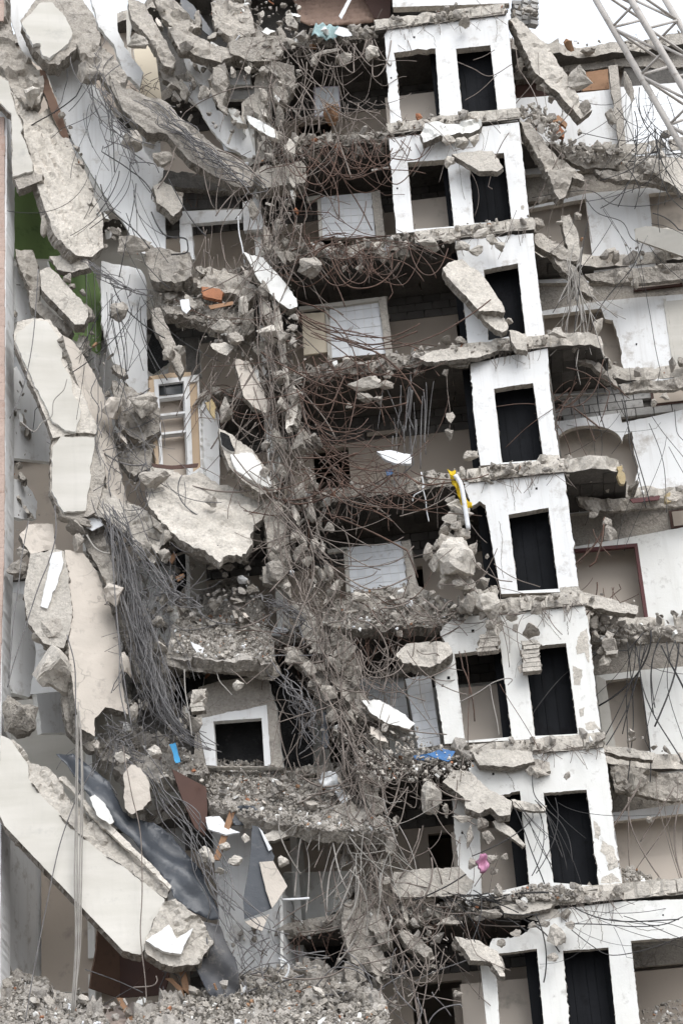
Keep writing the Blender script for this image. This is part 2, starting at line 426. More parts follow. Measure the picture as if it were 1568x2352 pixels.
DENS = {'rebar_rust': .16, 'rebar_brown': .15, 'cable_pale': .4, 'rebar_grey': .45, 'cable_black': .6}; WR = .88
def tangle(name, label, blobs, y, mat, ang=(0, 360), L=(50, 150), curv=.5, grav=.1, r=(.009, .015), cat='rebar tangle', n=14):
    w = Wires()
    for (bu, bv, su, sv, cnt) in blobs:
        for _ in range(int(cnt*DENS.get(mat, 1)+.5)):
            w.add(wire_path(random.gauss(bu, su), random.gauss(bv, sv), random.uniform(*y), random.uniform(*L)*1.3,
                            random.uniform(*ang), curv, grav, n), random.uniform(*r)*WR*random.choice((.6, .8, 1, 1, 1.5)))
    return w.build(name, mat, label, cat, 'stuff')

def sag(name, label, zones, y, mat, r=(.009, .014), cat='rebar tangle'):
    """bars that droop between two points, or hang from one and swing out"""
    w = Wires()
    for (u0, v0, u1, v1, cnt, dl, dp) in zones:
        for _ in range(int(cnt*.75)):
            t = random.random(); u = u0+(u1-u0)*t; v = v0+(v1-v0)*t+random.gauss(0, 6)
            du = random.choice((-1, 1, 1))*random.uniform(*dl); dv = random.gauss(0, 14)+abs(du)*random.uniform(-.1, .35); sg = random.uniform(*dp)
            s_ = np.linspace(0, 1, 16); k1 = random.uniform(1.6, 3)
            p = np.stack([u+du*s_+8*np.sin(s_*random.uniform(3, 8)+random.uniform(0, 6)), v+dv*s_+sg*(1-np.abs(2*s_-1)**k1)], 1)
            if random.random() < .35: p[:, 1] += np.clip(s_-.6, 0, 1)**2*random.uniform(100, 420)
            ys = random.uniform(*y)+np.sin(s_*3.14)*random.uniform(-.5, .1)
            w.add(PA(p, ys), random.uniform(*r)*WR*random.choice((.7, 1, 1, 1.4)))
    return w.build(name, mat, label, cat, 'stuff')

def bundle(name, label, guide, cnt, spread, y, mat, r=(.009, .014), cat='cable bundle', frac=(.35, 1.), jit=6, wid=None):
    """strands that run along a guide line of pixels, each over part of its length"""
    w = Wires(); g = np.array(guide, float)
    for _ in range(int(cnt*.5)):
        f = random.uniform(*frac)*.85; s0 = random.uniform(0, 1-f)
        m = 22; base = spline(g, 60)
        idx = np.linspace(s0*59, (s0+f)*59, m)
        p = np.stack([np.interp(idx, np.arange(60), base[:, i]) for i in range(2)], 1)
        off = random.gauss(0, spread), random.gauss(0, spread*.5)
        ph = random.uniform(0, 6.3), random.uniform(0, 6.3); fr = random.uniform(.5, 2.6); jit_ = jit*random.uniform(.5, 2.4)
        s = np.linspace(0, 1, m)
        p[:, 0] += off[0]*(1+.6*np.sin(fr*3*s+ph[0]))+jit_*np.sin(fr*7*s+ph[1])+np.cumsum(RNG.normal(0, 1.1, m))
        p[:, 1] += off[1]+jit_*.6*np.cos(fr*6*s+ph[0])
        flare = np.clip((s-.75)/.25, 0, 1)**2*random.gauss(0, spread*1.3); p[:, 0] += flare
        ys = random.uniform(*y)+.12*np.sin(4*s+ph[0])
        w.add(PA(p, ys), random.uniform(*r)*WR)
    return w.build(name, mat, label, cat, 'stuff')

def strand(label, pts, y, mat='rebar_grey', r=.012, name='rebar', cat='rebar', group=None):
    """one bar or cable that stands out by itself; pts are pixels, y a depth or a pair"""
    p = spline(pts, max(16, 6*len(pts)))
    ys = np.linspace(y[0], y[1], len(p)) if isinstance(y, tuple) else np.full(len(p), y)
    w = Wires(); w.add(PA(p, ys), r, 6)
    return w.build(name, mat, label, cat, None, group)

# ------------------------------------------------------------------ ground
def ground():
    n = 60; vs = []; fs = []
    xs = np.sign(np.linspace(-1, 1, n))*np.abs(np.linspace(-1, 1, n))**3*1500
    for x in xs:
        for y in xs:
            d = math.hypot(x+5, y-1)
            vs.append((x, y, -33.2+(.5*hsh(x*.2, y*.2)+.25*hsh(x*.7, y*.7))*(1 if d < 60 else .2)))
    for i in range(n-1):
        for j in range(n-1):
            a = i*n+j; fs.append((a, a+n, a+n+1, a+1))
    o = link('ground', vs, fs, ['ground']); o['kind'] = 'structure'
ground()

# ------------------------------------------------------------------ the building's frame
YB = 2.2                      # corridor wall, the white wall behind the lost rooms
YE = 5.4                      # far wall of the rooms behind it
NL = 9
XL, XR = -15.5, 8.0
wing = empty('collapsed_wing', 'torn open wing of stacked dark rooms between the hanging slabs and the tower', 'building')
tower = empty('stair_tower', 'tall white plastered tower with black doorways, still standing at full height', 'tower')
rwing = empty('standing_wing', 'wing of white rooms with brown openings set back beyond the tower', 'building')

def zs(k): return -3.0*k           # underside of slab k

BLK = None
def block_copy(parent, loc, mat_key, rz=0., scale=None):
    o = bpy.data.objects.new('soffit_block', BLKM[mat_key]); COL.objects.link(o); o.parent = parent
    o.location = loc; o.rotation_euler = (random.gauss(0, .012), random.gauss(0, .012), rz)
    if scale: o.scale = scale
    return o
BLKM = {}
def block_mesh(name, dx, dy, dz, mat):
    bm = bmesh.new(); bmesh.ops.create_cube(bm, size=1.)
    bmesh.ops.scale(bm, vec=(dx, dy, dz), verts=bm.verts)
    bmesh.ops.bevel(bm, geom=bm.edges[:], offset=.009, segments=1, affect='EDGES')
    me = bpy.data.meshes.new(name); bm.to_mesh(me); bm.free(); me.materials.append(MATS[mat]); return me
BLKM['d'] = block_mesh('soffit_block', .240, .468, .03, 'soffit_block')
BLKM['l'] = block_mesh('edge_block', .238, .045, .235, 'concrete_light')
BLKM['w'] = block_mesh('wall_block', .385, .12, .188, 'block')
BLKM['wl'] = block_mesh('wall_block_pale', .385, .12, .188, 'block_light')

def yprof(prof, x):
    xs = [p[0] for p in prof]; ys = [p[1] for p in prof]; return float(np.interp(x, xs, ys))

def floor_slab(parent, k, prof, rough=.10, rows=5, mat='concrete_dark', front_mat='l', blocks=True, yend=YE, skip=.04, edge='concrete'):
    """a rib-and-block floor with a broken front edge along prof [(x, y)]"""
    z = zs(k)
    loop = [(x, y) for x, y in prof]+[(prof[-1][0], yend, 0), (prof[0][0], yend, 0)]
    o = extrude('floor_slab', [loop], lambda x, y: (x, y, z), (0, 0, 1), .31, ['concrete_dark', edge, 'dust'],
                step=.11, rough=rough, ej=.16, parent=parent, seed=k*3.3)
    if not blocks: return o
    x = prof[0][0]+.14
    while x < prof[-1][0]-.1:
        yf = yprof(prof, x)+.1+rough*.5
        if front_mat == 'l' and random.random() > .12:      # joint pattern of the cut floor edge
            block_copy(o, (x+random.gauss(0, .006), yprof(prof, x)-.004+random.gauss(0, .006), z+.15+random.gauss(0, .012)), 'l')
        for r in range(rows):
            y = yf+.23+r*.475
            if y > YB-.3: break
            if random.random() < skip*(3 if r == 0 else 1): continue
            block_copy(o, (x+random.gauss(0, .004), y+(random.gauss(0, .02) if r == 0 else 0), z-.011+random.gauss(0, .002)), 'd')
        x += .25
    return o

for k in range(-1, NL):
    ns = lambda x: .35*hsh(x*.45, k*2.7)+.18*hsh(x*1.3, k*5.1)
    # middle and left: torn edge
    prof = []
    x = XL
    xt = {-1: -3.05, 0: -3.05, 1: -3.0, 2: -2.6, 3: -2.1, 4: -2.0, 5: -2.0, 6: -2.6, 7: -2.4, 8: -2.4}[k]
    while x < xt-.2:
        base = np.interp(x, [-15, -11, -9.2, -7.4, -5.5, -3.5], [2.4, 2.3, 2.1, .9, .35, .12])
        prof.append((x, base+ns(x))); x += .45
    prof.append((xt, .25))
    floor_slab(wing, k, prof, rough=.10, rows=4, front_mat='d')
    # tower: clean front
    floor_slab(tower, k, [(xt, -.05), (.03, -.05)], rough=.07, rows=1, front_mat='l', yend=YE, skip=0, edge='concrete_light')
    # right wing
    if k < 0: continue
    if k in (3, 4):
        prof = [(.03, -.02), (.9, .05), (1.15, .3), (1.25, 1.5), (1.6, 1.75)]
    elif k in (7, 8):
        prof = [(.03, -.03), (1.5, -.02), (2.6, .05), (3.2, .5), (3.6, 1.5)]
    elif k == 0:
        prof = [(.03, 1.2), (.8, 1.5), (1.6, 1.8)]
    else:
        prof = [(.03, .9), (.5, 1.35), (1.3, 1.75)]
    x = prof[-1][0]+.4
    while x < XR:
        prof.append((x, 1.9+.15*hsh(x*1.1, k*1.9))); x += .4
    floor_slab(rwing, k, prof, rough=.09, rows=4 if k in (3, 4, 7) else 1, front_mat='l' if k == 7 else 'd', edge='concrete_light')

# far wall of the rooms behind, end walls
for k in range(-1, NL):
    z1, z0 = zs(k), zs(k+1)+.3
    if k >= 0: box('room_wall', -.1, XR, YB+.35, YB+.45, z0, z1+.19, 'beige_lit', rwing)  # set just behind the openings and lightened so the rooms read lit
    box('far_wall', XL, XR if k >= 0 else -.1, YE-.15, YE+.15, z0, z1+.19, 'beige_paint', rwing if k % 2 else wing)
box('end_wall', XL-.3, XL, 1.2, YE+.15, zs(NL), 3.3, 'plaster', wing)
box('end_wall', XR, XR+.3, 1.2, YE+.15, zs(NL), .35, 'plaster', rwing)
# the storeys below the picture carry the frame to the ground
for parent, x0, x1 in ((wing, XL, -2.6), (tower, -2.6, 0), (rwing, 0, XR)):
    for i, (a, b) in enumerate(((0, .33), (.36, .66), (.69, 1.))):
        box('lower_wall', x0+(x1-x0)*a+.05, x0+(x1-x0)*b-.05, .3, YE, -33.6, zs(NL-1)-.02, 'plaster_worn', parent)

# ------------------------------------------------------------------ corridor wall, middle: block above, plaster below
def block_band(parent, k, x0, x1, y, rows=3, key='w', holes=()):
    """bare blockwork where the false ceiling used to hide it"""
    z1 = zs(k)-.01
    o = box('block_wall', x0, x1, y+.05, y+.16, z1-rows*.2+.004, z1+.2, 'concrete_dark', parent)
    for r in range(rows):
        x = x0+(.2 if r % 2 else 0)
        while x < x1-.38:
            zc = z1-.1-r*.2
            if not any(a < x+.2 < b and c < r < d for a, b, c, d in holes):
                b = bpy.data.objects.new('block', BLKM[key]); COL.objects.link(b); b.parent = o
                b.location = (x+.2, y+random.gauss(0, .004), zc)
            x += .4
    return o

def mid_storey(k, mat, opens=(), top=.6, xl=-8.6, xr=.6):
    """plastered lower part with openings [(x0, x1, ztop below plaster edge)]"""
    z1, z0 = zs(k)-top, zs(k+1)+.3
    xs = sorted({xl, xr, *[a for o in opens for a in o[:2]]})
    for a, b in zip(xs[:-1], xs[1:]):
        op = [o for o in opens if o[0] <= a and b <= o[1]]
        t = z1 if not op else None
        if op:
            if op[0][2] > .02: box('wall_panel', a, b, YB-.02, YB+.15, z1-op[0][2], z1, mat, wing)
        else:
            box('wall_panel', a, b, YB-.02, YB+.15, z0, z1, mat, wing)

MID = {-1: ('concrete_dark', []), 0: ('beige_paint', [(-5.2, -4.4, .1)]), 1: ('beige_paint', [(-4.9, -4.2, .12)]), 2: ('beige_paint', [(-1.9, -1.2, .2)]),
       3: ('beige_paint', [(-5.4, -4.6, .1)]), 4: ('beige_paint', [(-3.9, -3.2, .2)]), 5: ('plaster_worn', [(-5.5, -4.7, .1)]),
       6: ('beige_paint', [(-3.6, -2.9, .15)]), 7: ('beige_paint', [(-4.2, -3.2, .15)])}
for k in range(-1, 8):
    mat, op = MID[k]
    if k >= 0: block_band(wing, k, -8.6, 0, YB, holes=[(-4.2, -3.3, 1, 3), (-1.8, -.9, 1, 3)] if k in (1, 2, 3, 5) else ())
    if k in (1, 2, 3, 5):      # transom lights in the blockwork
        for a, b in ((-4.15, -3.35), (-1.75, -.95)):
            box('transom_panel', a, b, YB-.03, YB+.01, zs(k)-.5, zs(k)-.2, 'beige_paint', wing)
    mid_storey(k, mat, op, top=.6 if k >= 0 else .02, xr=0 if k >= 0 else -.1)
    # left of the middle: white and cream rooms
    box('wall_panel', XL, -8.65, YB+.3, YB+.45, zs(k+1)+.3, zs(k)+.19, ('plaster', 'plaster_cream', 'plaster', 'beige_paint')[k % 4], wing)
    # cross walls inside, seen edge on
    for x, y0 in ((-6.3, 1.1), (-10.6, 1.9)):
        box('cross_wall', x, x+.14, y0, YB+(.0 if x > -8 else .28), zs(k+1)+.3, zs(k)-.02, 'plaster_worn', wing)

# concrete jambs, door linings and heads beside the tiled walls
for lp in ([(853, 440), (872, 436), (884, 545), (864, 548)], [(868, 683), (886, 680), (902, 815), (886, 818)], [(922, 1243), (942, 1240), (958, 1352), (940, 1355)], [(868, 1545), (930, 1540), (932, 1548), (870, 1553)]):
    plate('jamb', [p+(.6,) for p in lp], Dy(1.22), .2, ['concrete_light', 'concrete', 'concrete'], rough=.6, parent=wing)
for lp in ([(686, 704), (868, 682), (869, 690), (686, 713)], [(702, 452), (735, 447), (736, 456), (703, 461)], [(752, 1262), (797, 1256), (798, 1264), (753, 1270)], [(747, 712), (753, 711), (760, 822), (753, 824)], [(728, 456), (735, 455), (740, 545), (733, 546)], [(788, 1262), (796, 1261), (804, 1358), (796, 1360)]):
    plate('door_lining', [p+(0,) for p in lp], Dy(1.2), .1, ['plaster_cream'], rough=0, parent=wing)
# ------------------------------------------------------------------ the white tower, storey by storey
PL = ['plaster', 'concrete_light', 'concrete']
def tower_wall(loop, holes, plane=None, mats=PL, ro=1.0):
    rg = lambda l: [(p[0], p[1], p[2]*1.7+.15 if len(p) > 2 and p[2] else 0) if len(p) > 2 else p for p in l]
    return plate('wall', [rg(loop)]+[rg(h) for h in holes], plane or Dy(0), .2, mats, rough=ro, step=5, ej=.12, parent=tower)
E0 = 0.8
tower_wall(q(2, [(208, 155, 1), (230, 128, .3), (765, 58, .6), (780, 200, .6), (815, 550, 0), (237, 585, 1.2)]),
           [q(2, [(250, 238, 1.6), (440, 218, .4), (462, 540, 0), (288, 556, 2)]), q(2, [(533, 220, .2), (690, 203, .3), (725, 512, 0), (562, 512, .3)])])
tower_wall(q(2, [(228, 628, .3), (820, 555, .5), (868, 1000, 0), (868, 1022, 0), (262, 1062, 1.4)]),
           [q(2, [(312, 738, .3), (492, 725, .3), (525, 1030, 0), (340, 1044, .3)]), q(2, [(590, 712, .4), (752, 695, .3), (788, 1008, 0), (615, 1016, .5)])])
tower_wall(q(4, [(530, -72, 1.5), (885, -105, .6), (893, 0, .6), (938, 362, 0), (938, 378, 0), (588, 408, .4), (562, 150, 1)]),
           [q(4, [(660, 62, .4), (815, 32, .3), (850, 352, 0), (680, 384, .4)])])
tower_wall(q(4, [(600, 490, .5), (950, 420, 1), (960, 600, 1.2), (1005, 912, 0), (1003, 932, 0), (645, 955, .5), (612, 700, 1.2)]),
           [q(4, [(706, 605, .5), (885, 578, .3), (933, 928, 0), (743, 942, .3)])])
tower_wall(q(6, [(568, -137, .5), (1025, -182, 1.2), (1050, 0, 1.4), (1092, 345, 0), (1092, 362, 0), (740, 374, .8), (675, 20, 1), (668, -32, 2), (640, -50, 2), (606, -28, 2)]),
           [q(6, [(772, 12, .4), (955, -20, .3), (1001, 350, 0), (815, 360, .3)])])
tower_wall(q(6, [(520, 483, .4), (740, 462, 1), (1118, 428, 1.5), (1136, 500, 1.8), (1165, 760, 1.5), (1194, 1000, 0), (1196, 1020, 0), (482, 1058, 1), (430, 722, .8), (520, 652, .3), (462, 560, 2), (470, 525, 1.5)]),
           [q(6, [(526, 648, .4), (738, 622, .4), (788, 1026, 0), (574, 1044, .3)]), q(6, [(845, 618, .4), (1035, 598, .4), (1090, 1012, 0), (893, 1022, .3)])],
           mats=['plaster_worn', 'concrete_light', 'concrete'])
tower_wall(q(8, [(600, -25, 3), (890, -60, .4), (1205, -92, 1), (1225, 0, 2), (1255, 300, 2), (1290, 528, 0), (1292, 548, 0), (560, 604, 1), (515, 140, .8), (600, 60, 2)]),
           [q(8, [(640, 150, 2), (825, 105, .5), (868, 532, 0), (650, 582, .4)]), q(8, [(932, 115, .5), (1128, 100, .5), (1150, 250, 1.5), (1186, 540, 0), (978, 524, .3)])],
           mats=['plaster_worn', 'concrete_light', 'concrete'])
tower_wall(q(8, [(700, 780, 2), (820, 770, 1.5), (1000, 645, .3), (1290, 610, .3), (1570, 600, .3), (1640, 640, 2), (1640, 1330, 0), (690, 1330, 0), (645, 905, 1)]),
           [q(8, [(712, 850, .4), (902, 826, .3), (945, 1290, 0), (740, 1290, .3)]), q(8, [(1020, 835, .5), (1228, 820, .4), (1275, 1290, 0), (1060, 1290, 1.5)]),
            q(8, [(1330, 790, .5), (1620, 770, .4), (1620, 1290, 0), (1385, 1290, .4)])],
           mats=['plaster_worn', 'concrete_light', 'concrete'])
# lightened room wall added close behind the tower's left openings to catch sky light
for k, (x0, x1) in {0: (-3.0, -1.75), 1: (-2.95, -1.7), 5: (-2.9, -1.5), 6: (-3.1, -1.5), 7: (-3.2, -1.6)}.items():
    box('room_wall', x0, x1, 1.15, 1.25, zs(k+1)+.31, zs(k)-1.05, 'beige_lit', tower)
    box('dado', x0, x1, 1.12, 1.149, zs(k+1)+.31, zs(k+1)+.95, 'beige_lit', tower)
# black boarding across the lift shaft behind the right-hand doorways: one panel per storey, of upright boards
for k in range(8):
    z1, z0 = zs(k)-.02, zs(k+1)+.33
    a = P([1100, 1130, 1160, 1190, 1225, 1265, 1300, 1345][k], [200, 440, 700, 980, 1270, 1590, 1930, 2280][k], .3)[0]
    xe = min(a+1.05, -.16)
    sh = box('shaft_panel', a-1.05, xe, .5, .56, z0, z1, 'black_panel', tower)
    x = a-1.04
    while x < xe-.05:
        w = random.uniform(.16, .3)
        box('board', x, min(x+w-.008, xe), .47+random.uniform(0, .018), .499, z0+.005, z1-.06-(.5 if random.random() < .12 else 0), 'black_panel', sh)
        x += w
# rooms in the tower's left half are seen through its left openings; black strips painted on some right-hand jambs for their shade
for pts in (q(2, [(440, 222), (447, 222), (470, 540), (463, 540)]), q(6, [(738, 630), (746, 630), (796, 1026), (788, 1026)]),
            q(8, [(902, 830), (912, 830), (955, 1290), (945, 1290)]), q(8, [(826, 108), (836, 108), (878, 530), (868, 530)])):
    plate('jamb_shade', [p+(0,) for p in pts], Dy(.21), .06, ['black_panel'], rough=0, parent=tower)
# tower side walls: keep sky out and close the shaft
for k in range(8):
    xr = P([1172, 1205, 1240, 1275, 1315, 1360, 1405, 1450][k], [150, 400, 660, 940, 1230, 1550, 1890, 2200][k], .1)[0]
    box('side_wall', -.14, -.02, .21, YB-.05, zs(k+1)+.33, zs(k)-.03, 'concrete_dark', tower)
# little holes in the plaster: black patches laid on for the shade inside
SOCK = [(2, 343, 167, 7), (2, 238, 353, 6), (2, 266, 857, 6), (6, 610, 543, 11), (6, 500, 757, 11), (6, 472, 792, 8), (8, 703, 28, 8), (8, 1477, 672, 6), (8, 562, 297, 8), (4, 1356, 400, 5), (4, 900, 1060, 8)]
for r, x, y, s in SOCK:
    c = q(r, [(x, y)])[0]; par = rwing if (r, x) == (4, 1356) else tower
    dep = YB-.27 if (r, x) == (4, 1356) else -.004
    plate('socket_shade', [(c[0]-s*.3, c[1]-s*.3), (c[0]+s*.3, c[1]-s*.33), (c[0]+s*.33, c[1]+s*.3), (c[0]-s*.28, c[1]+s*.32)], Dy(dep), .02, ['char_and_shade'], rough=.3, step=2, parent=par)
# patches where the tower's paint has come off
for lp in (q(6, [(1130, 530), (1140, 640), (1140, 690), (1120, 640), (1085, 650), (1078, 620), (1100, 550)]),
           q(8, [(1200, 330), (1250, 360), (1275, 450), (1230, 470), (1215, 400), (1190, 380)]),
           q(8, [(1200, 500), (1245, 480), (1285, 520), (1195, 526)]), q(4, [(930, 905), (1003, 905), (1005, 945), (940, 950)]),
           q(6, [(1005, 345), (1092, 338), (1094, 366), (1008, 376)]), q(8, [(1000, 650), (1010, 680), (900, 700), (860, 690), (940, 640)])):
    plate('bare_patch', lp, Dy(-.006), .006, ['concrete_light'], rough=2.5, step=4, parent=tower)
for lp in (q(6, [(1065, 700), (1110, 720), (1100, 790), (1070, 790)]), q(6, [(1095, 900), (1120, 890), (1115, 930), (1100, 935)]), q(6, [(1120, 965), (1165, 955), (1190, 990), (1130, 995)]),
           q(8, [(1160, 240), (1190, 270), (1185, 330), (1165, 320)]), q(8, [(1240, 540), (1270, 545), (1260, 560)]), q(2, [(828, 938), (845, 936), (842, 955), (830, 952)])):
    plate('flaked_paint', lp, Dy(-.003), .004, ['concrete_light'], rough=2.5, step=4, parent=tower)

for pts in (q(2, [(380, 110), (395, 140), (430, 165), (440, 210)]), q(2, [(700, 60), (720, 110), (715, 190)]), q(4, [(765, 430), (800, 470), (850, 490)]), q(4, [(780, 1000), (785, 1060), (800, 1110), (800, 1160)]),
            q(6, [(900, 460), (960, 520), (1010, 580)]), q(6, [(1040, 500), (1045, 560)]), q(8, [(1140, 620), (1170, 680), (1200, 740), (1195, 800)]), q(8, [(1300, 700), (1380, 740), (1480, 735)]), q(8, [(760, 20), (790, 60), (800, 100)]),
            q(2, [(640, 570), (660, 640), (650, 690)]), q(6, [(730, 40), (745, 130), (738, 220), (750, 300)]), q(8, [(1100, 840), (1090, 780), (1105, 730)])):
    w = Wires(); p = spline(pts, 26); p += RNG.normal(0, .9, p.shape); w.add(PA(p, np.full(26, -.001)), .0055, 4); w.build('crack', 'concrete_broken', parent=tower)
# ------------------------------------------------------------------ right wing: white walls with openings
PW = ['plaster', 'concrete_light', 'concrete']
def rw(loop, holes=(), y=YB-.25, mats=PW, ro=1.0, th=.16):
    return plate('wall', [loop]+list(holes), Dy(y), th, mats, rough=ro, step=7, ej=.12, parent=rwing)
# top storey
rw(q(2, [(790, 448, .5), (1000, 432, .3), (1245, 405, .5), (1300, 690, 0), (1300, 760, 0), (800, 800, 0)]))
rw(q(2, [(1282, 395, .5), (1568, 372, .5), (1660, 366, 0), (1660, 720, 0), (1310, 760, 0)]))
rw(q(2, [(1228, 300, 2), (1270, 292, 2), (1310, 690, 1), (1280, 692, 2)]), y=YB-.5, mats=['concrete', 'concrete_broken', 'concrete'], ro=2.5)
plate('timber_panel', [p+(.6,) for p in q(2, [(1095, 330), (1225, 312), (1232, 402), (1110, 412)])], Dy(YB-.1), .05, ['raw_wood', 'raw_wood', 'raw_wood'], parent=rwing)
plate('dark_panel', q(2, [(790, 350, .5), (1000, 330, .3), (1095, 330, 1), (1100, 420, .5), (800, 455, .4)]), Dy(YB+.2), .1, ['brown_board'], parent=rwing)
plate('parapet', q(2, [(800, 300, 2), (1000, 170, 2), (1010, 230, 3), (1140, 250, 3), (1180, 262, 2), (1290, 245, 3), (1400, 190, 3), (1500, 150, 3), (1680, 140, 2), (1680, 310, 1), (1300, 300, 2), (1240, 300, 2), (1090, 320, 2), (800, 360, 1)]), Dy(YB-.05), .25,
      ['concrete', 'concrete_broken', 'concrete'], rough=2, relief=.04, grid=9, parent=rwing)
plate('wall', q(2, [(1300, 305, .5), (1680, 255, .5), (1680, 380, .3), (1282, 400, .5)]), Dy(YB), .15, ['concrete_dark', 'concrete', 'concrete'], parent=rwing)
# second storey
rw(q(2, [(860, 945, .5), (1130, 880, .3), (1400, 855, 1), (1680, 835, 1), (1680, 1280, 0), (880, 1290, 0)]),
   [q(2, [(862, 952, .4), (1125, 905, .4), (1165, 1265, 0), (890, 1275, 0)]), q(2, [(1412, 882, .6), (1640, 855, .3), (1650, 1260, 0), (1450, 1262, .3)])])
plate('broken_lintel', q(2, [(1350, 1040, .4), (1420, 1030, .4), (1600, 1060, .4), (1660, 1110, 0), (1660, 1200, 0), (1350, 1090, .6)]), Dt(1500, 540, 1.2, -.2, .3), .18, ['plaster_cream', 'concrete_light', 'concrete'], parent=rwing)
# third
rw(q(4, [(925, 250, .5), (1190, 205, .5), (1360, 188, .5), (1680, 165, .5), (1680, 590, 0), (960, 640, 0)]),
   [q(4, [(930, 270, .4), (1195, 238, .4), (1212, 285, 1.8), (1248, 292, 2.2), (1280, 400, 2.6), (1300, 545, 1), (1280, 620, 0), (965, 630, 0)])])
plate('door_frame', q(4, [(1478, 195, .3), (1490, 193, .3), (1545, 555, .3), (1530, 560, .3)]), Dy(YB-.27), .03, ['plaster_cream'], parent=rwing)
plate('blank_door', q(4, [(1492, 205, .3), (1640, 190, 0), (1640, 550, 0), (1546, 556, .3)]), Dy(YB-.262), .02, ['plaster_cream'], parent=rwing)
# fourth: arch
arch = q(4, [(1000, 830, 0)]+[(1140+150*math.cos(a)*(-1), 850-78*math.sin(a), 0) for a in np.linspace(.15, math.pi*.98, 14)]+[(1300, 815, 1), (1335, 800, 2), (1345, 900, 2.5), (1365, 960, 2.5), (1340, 1080, 1), (1345, 1130, 0), (1020, 1160, 0)])
rw(q(4, [(985, 755, .5), (1280, 715, 1), (1290, 760, .8), (1568, 700, .5), (1680, 690, 0), (1680, 1120, 0), (1005, 1180, 0)]), [arch])
# fifth: dark red frame
rw(q(6, [(1065, 160, .5), (1350, 110, .5), (1568, 70, 1), (1680, 60, 0), (1680, 540, 0), (1110, 600, 0)]),
   [q(6, [(1074, 172, .3), (1358, 146, .3), (1408, 500, 0), (1105, 530, 0)])], mats=['plaster_worn', 'concrete_light', 'concrete'])
plate('door_frame', [q(6, [(1072, 168, 0), (1360, 142, 0), (1413, 505, 0), (1397, 507, 0), (1347, 158, 0), (1074, 182, 0)])], Dy(YB-.27), .1, ['red_frame'], rough=0, parent=rwing)
# sixth: white framed door
rw(q(6, [(1158, 748, .4), (1370, 722, .4), (1568, 705, .8), (1680, 700, 0), (1680, 1190, 0), (1205, 1200, 0)]),
   [q(6, [(1208, 770, .3), (1375, 752, .4), (1422, 1090, 0), (1252, 1105, 0)])], mats=['plaster_worn', 'concrete_light', 'concrete'])
plate('door_frame', [q(6, [(1168, 745, 0), (1215, 765, 0), (1262, 1080, 0), (1210, 1085, 0)])], Dy(YB-.285), .03, ['plaster_cream'], rough=0, parent=rwing)
# seventh: long beige room under a white lintel
rw(q(8, [(1245, 205, .4), (1568, 165, .6), (1680, 160, 0), (1680, 560, 0), (1290, 580, 0)]),
   [q(8, [(1252, 245, .3), (1545, 212, .4), (1660, 205, 0), (1660, 545, 0), (1296, 560, 0)])])
plate('room_wall', q(8, [(1250, 420, 0), (1680, 380, 0), (1680, 560, 0), (1290, 580, 0)]), Dy(YB+.3), .04, ['beige_lit'], rough=0, parent=rwing)
# eighth, behind the lowest openings
for par, x0, x1 in ((rwing, -.5, XR), (tower, -3.4, -.6)):
    box('room_wall', x0, x1, YB+.0, YB+.1, zs(8)+.31, zs(7)-.9, 'beige_paint', par)
    box('dado', x0, x1, YB-.03, YB-.001, zs(8)+.31, zs(8)+1.25, 'beige_paint', par)
# grey block lintel bands with transoms above each white wall
for k in range(8):
    if k == 0: continue
    if k == 3: block_band(rwing, k, .02, 7.4, YB-.12, rows=4, key='wl', holes=[(2.2, 3.3, 0, 3)])
    else: box('lintel_band', .02, 7.4, YB-.12, YB-.02, zs(k)-.84, zs(k)+.19, 'concrete', rwing)
    box('transom_frame', 2.2, 3.3, YB-.2, YB-.1, zs(k)-.62, zs(k)-.2, 'brown_board', rwing)
    box('transom_panel', 2.26, 3.24, YB-.225, YB-.195, zs(k)-.58, zs(k)-.24, 'beige_paint', rwing)

# white tile panels in the right wing's top bathroom and in the middle wing
def tile_wall(parent, quad, y, nx, ny, back='plaster', gap=.035, name='tiled_wall', miss=.0):
    A, B, C, D = [np.array(p[:2]) for p in quad]      # tl, tr, br, bl pixels
    pl = Dy(y) if not isinstance(y, Plane) else y
    o = plate(name, [tuple(A)+(0,), tuple(B)+(0,), tuple(C)+(0,), tuple(D)+(0,)], pl, .12, [back, 'concrete', 'concrete'], rough=0, parent=parent)
    fr = Plane(pl.p-pl.n*.012, pl.n)
    for i in range(nx):
        for j in range(ny):
            if random.random() < miss: continue
            a0, a1, b0, b1 = (i+gap)/nx, (i+1-gap)/nx, (j+gap)/ny, (j+1-gap)/ny
            pts = []
            for s, t in ((a0, b0), (a1, b0), (a1, b1), (a0, b1)):
                p = (A*(1-s)+B*s)*(1-t)+(D*(1-s)+C*s)*t
                pts.append(fr.hit(*p))
            v = pts+[p+pl.n*.012 for p in pts]
            v = [p-np.array(pl.n)*random.uniform(0, .002) for p in v]
            link('tile', v, [(0, 3, 2, 1), (0, 1, 5, 4), (1, 2, 6, 5), (2, 3, 7, 6), (3, 0, 4, 7)], ['tile'], None, o)
    return o
tile_wall(rwing, q(2, [(1330, 420), (1568, 400), (1610, 690), (1350, 715)]), YB-.27, 8, 9)
tile_wall(wing, [(735, 452), (853, 440), (862, 545), (738, 545)], 1.3, 7, 6)
tile_wall(wing, [(756, 700), (868, 684), (886, 812), (760, 822)], 1.3, 6, 6)
tile_wall(wing, [(797, 1258), (922, 1243), (940, 1350), (805, 1362)], 1.3, 7, 6)
tile_wall(wing, [(815, 1560), (925, 1545), (940, 1660), (825, 1665)], 1.5, 6, 6)
tile_wall(wing, [(930, 1560), (988, 1548), (1012, 1712), (960, 1720)], .7, 3, 8, miss=.04)
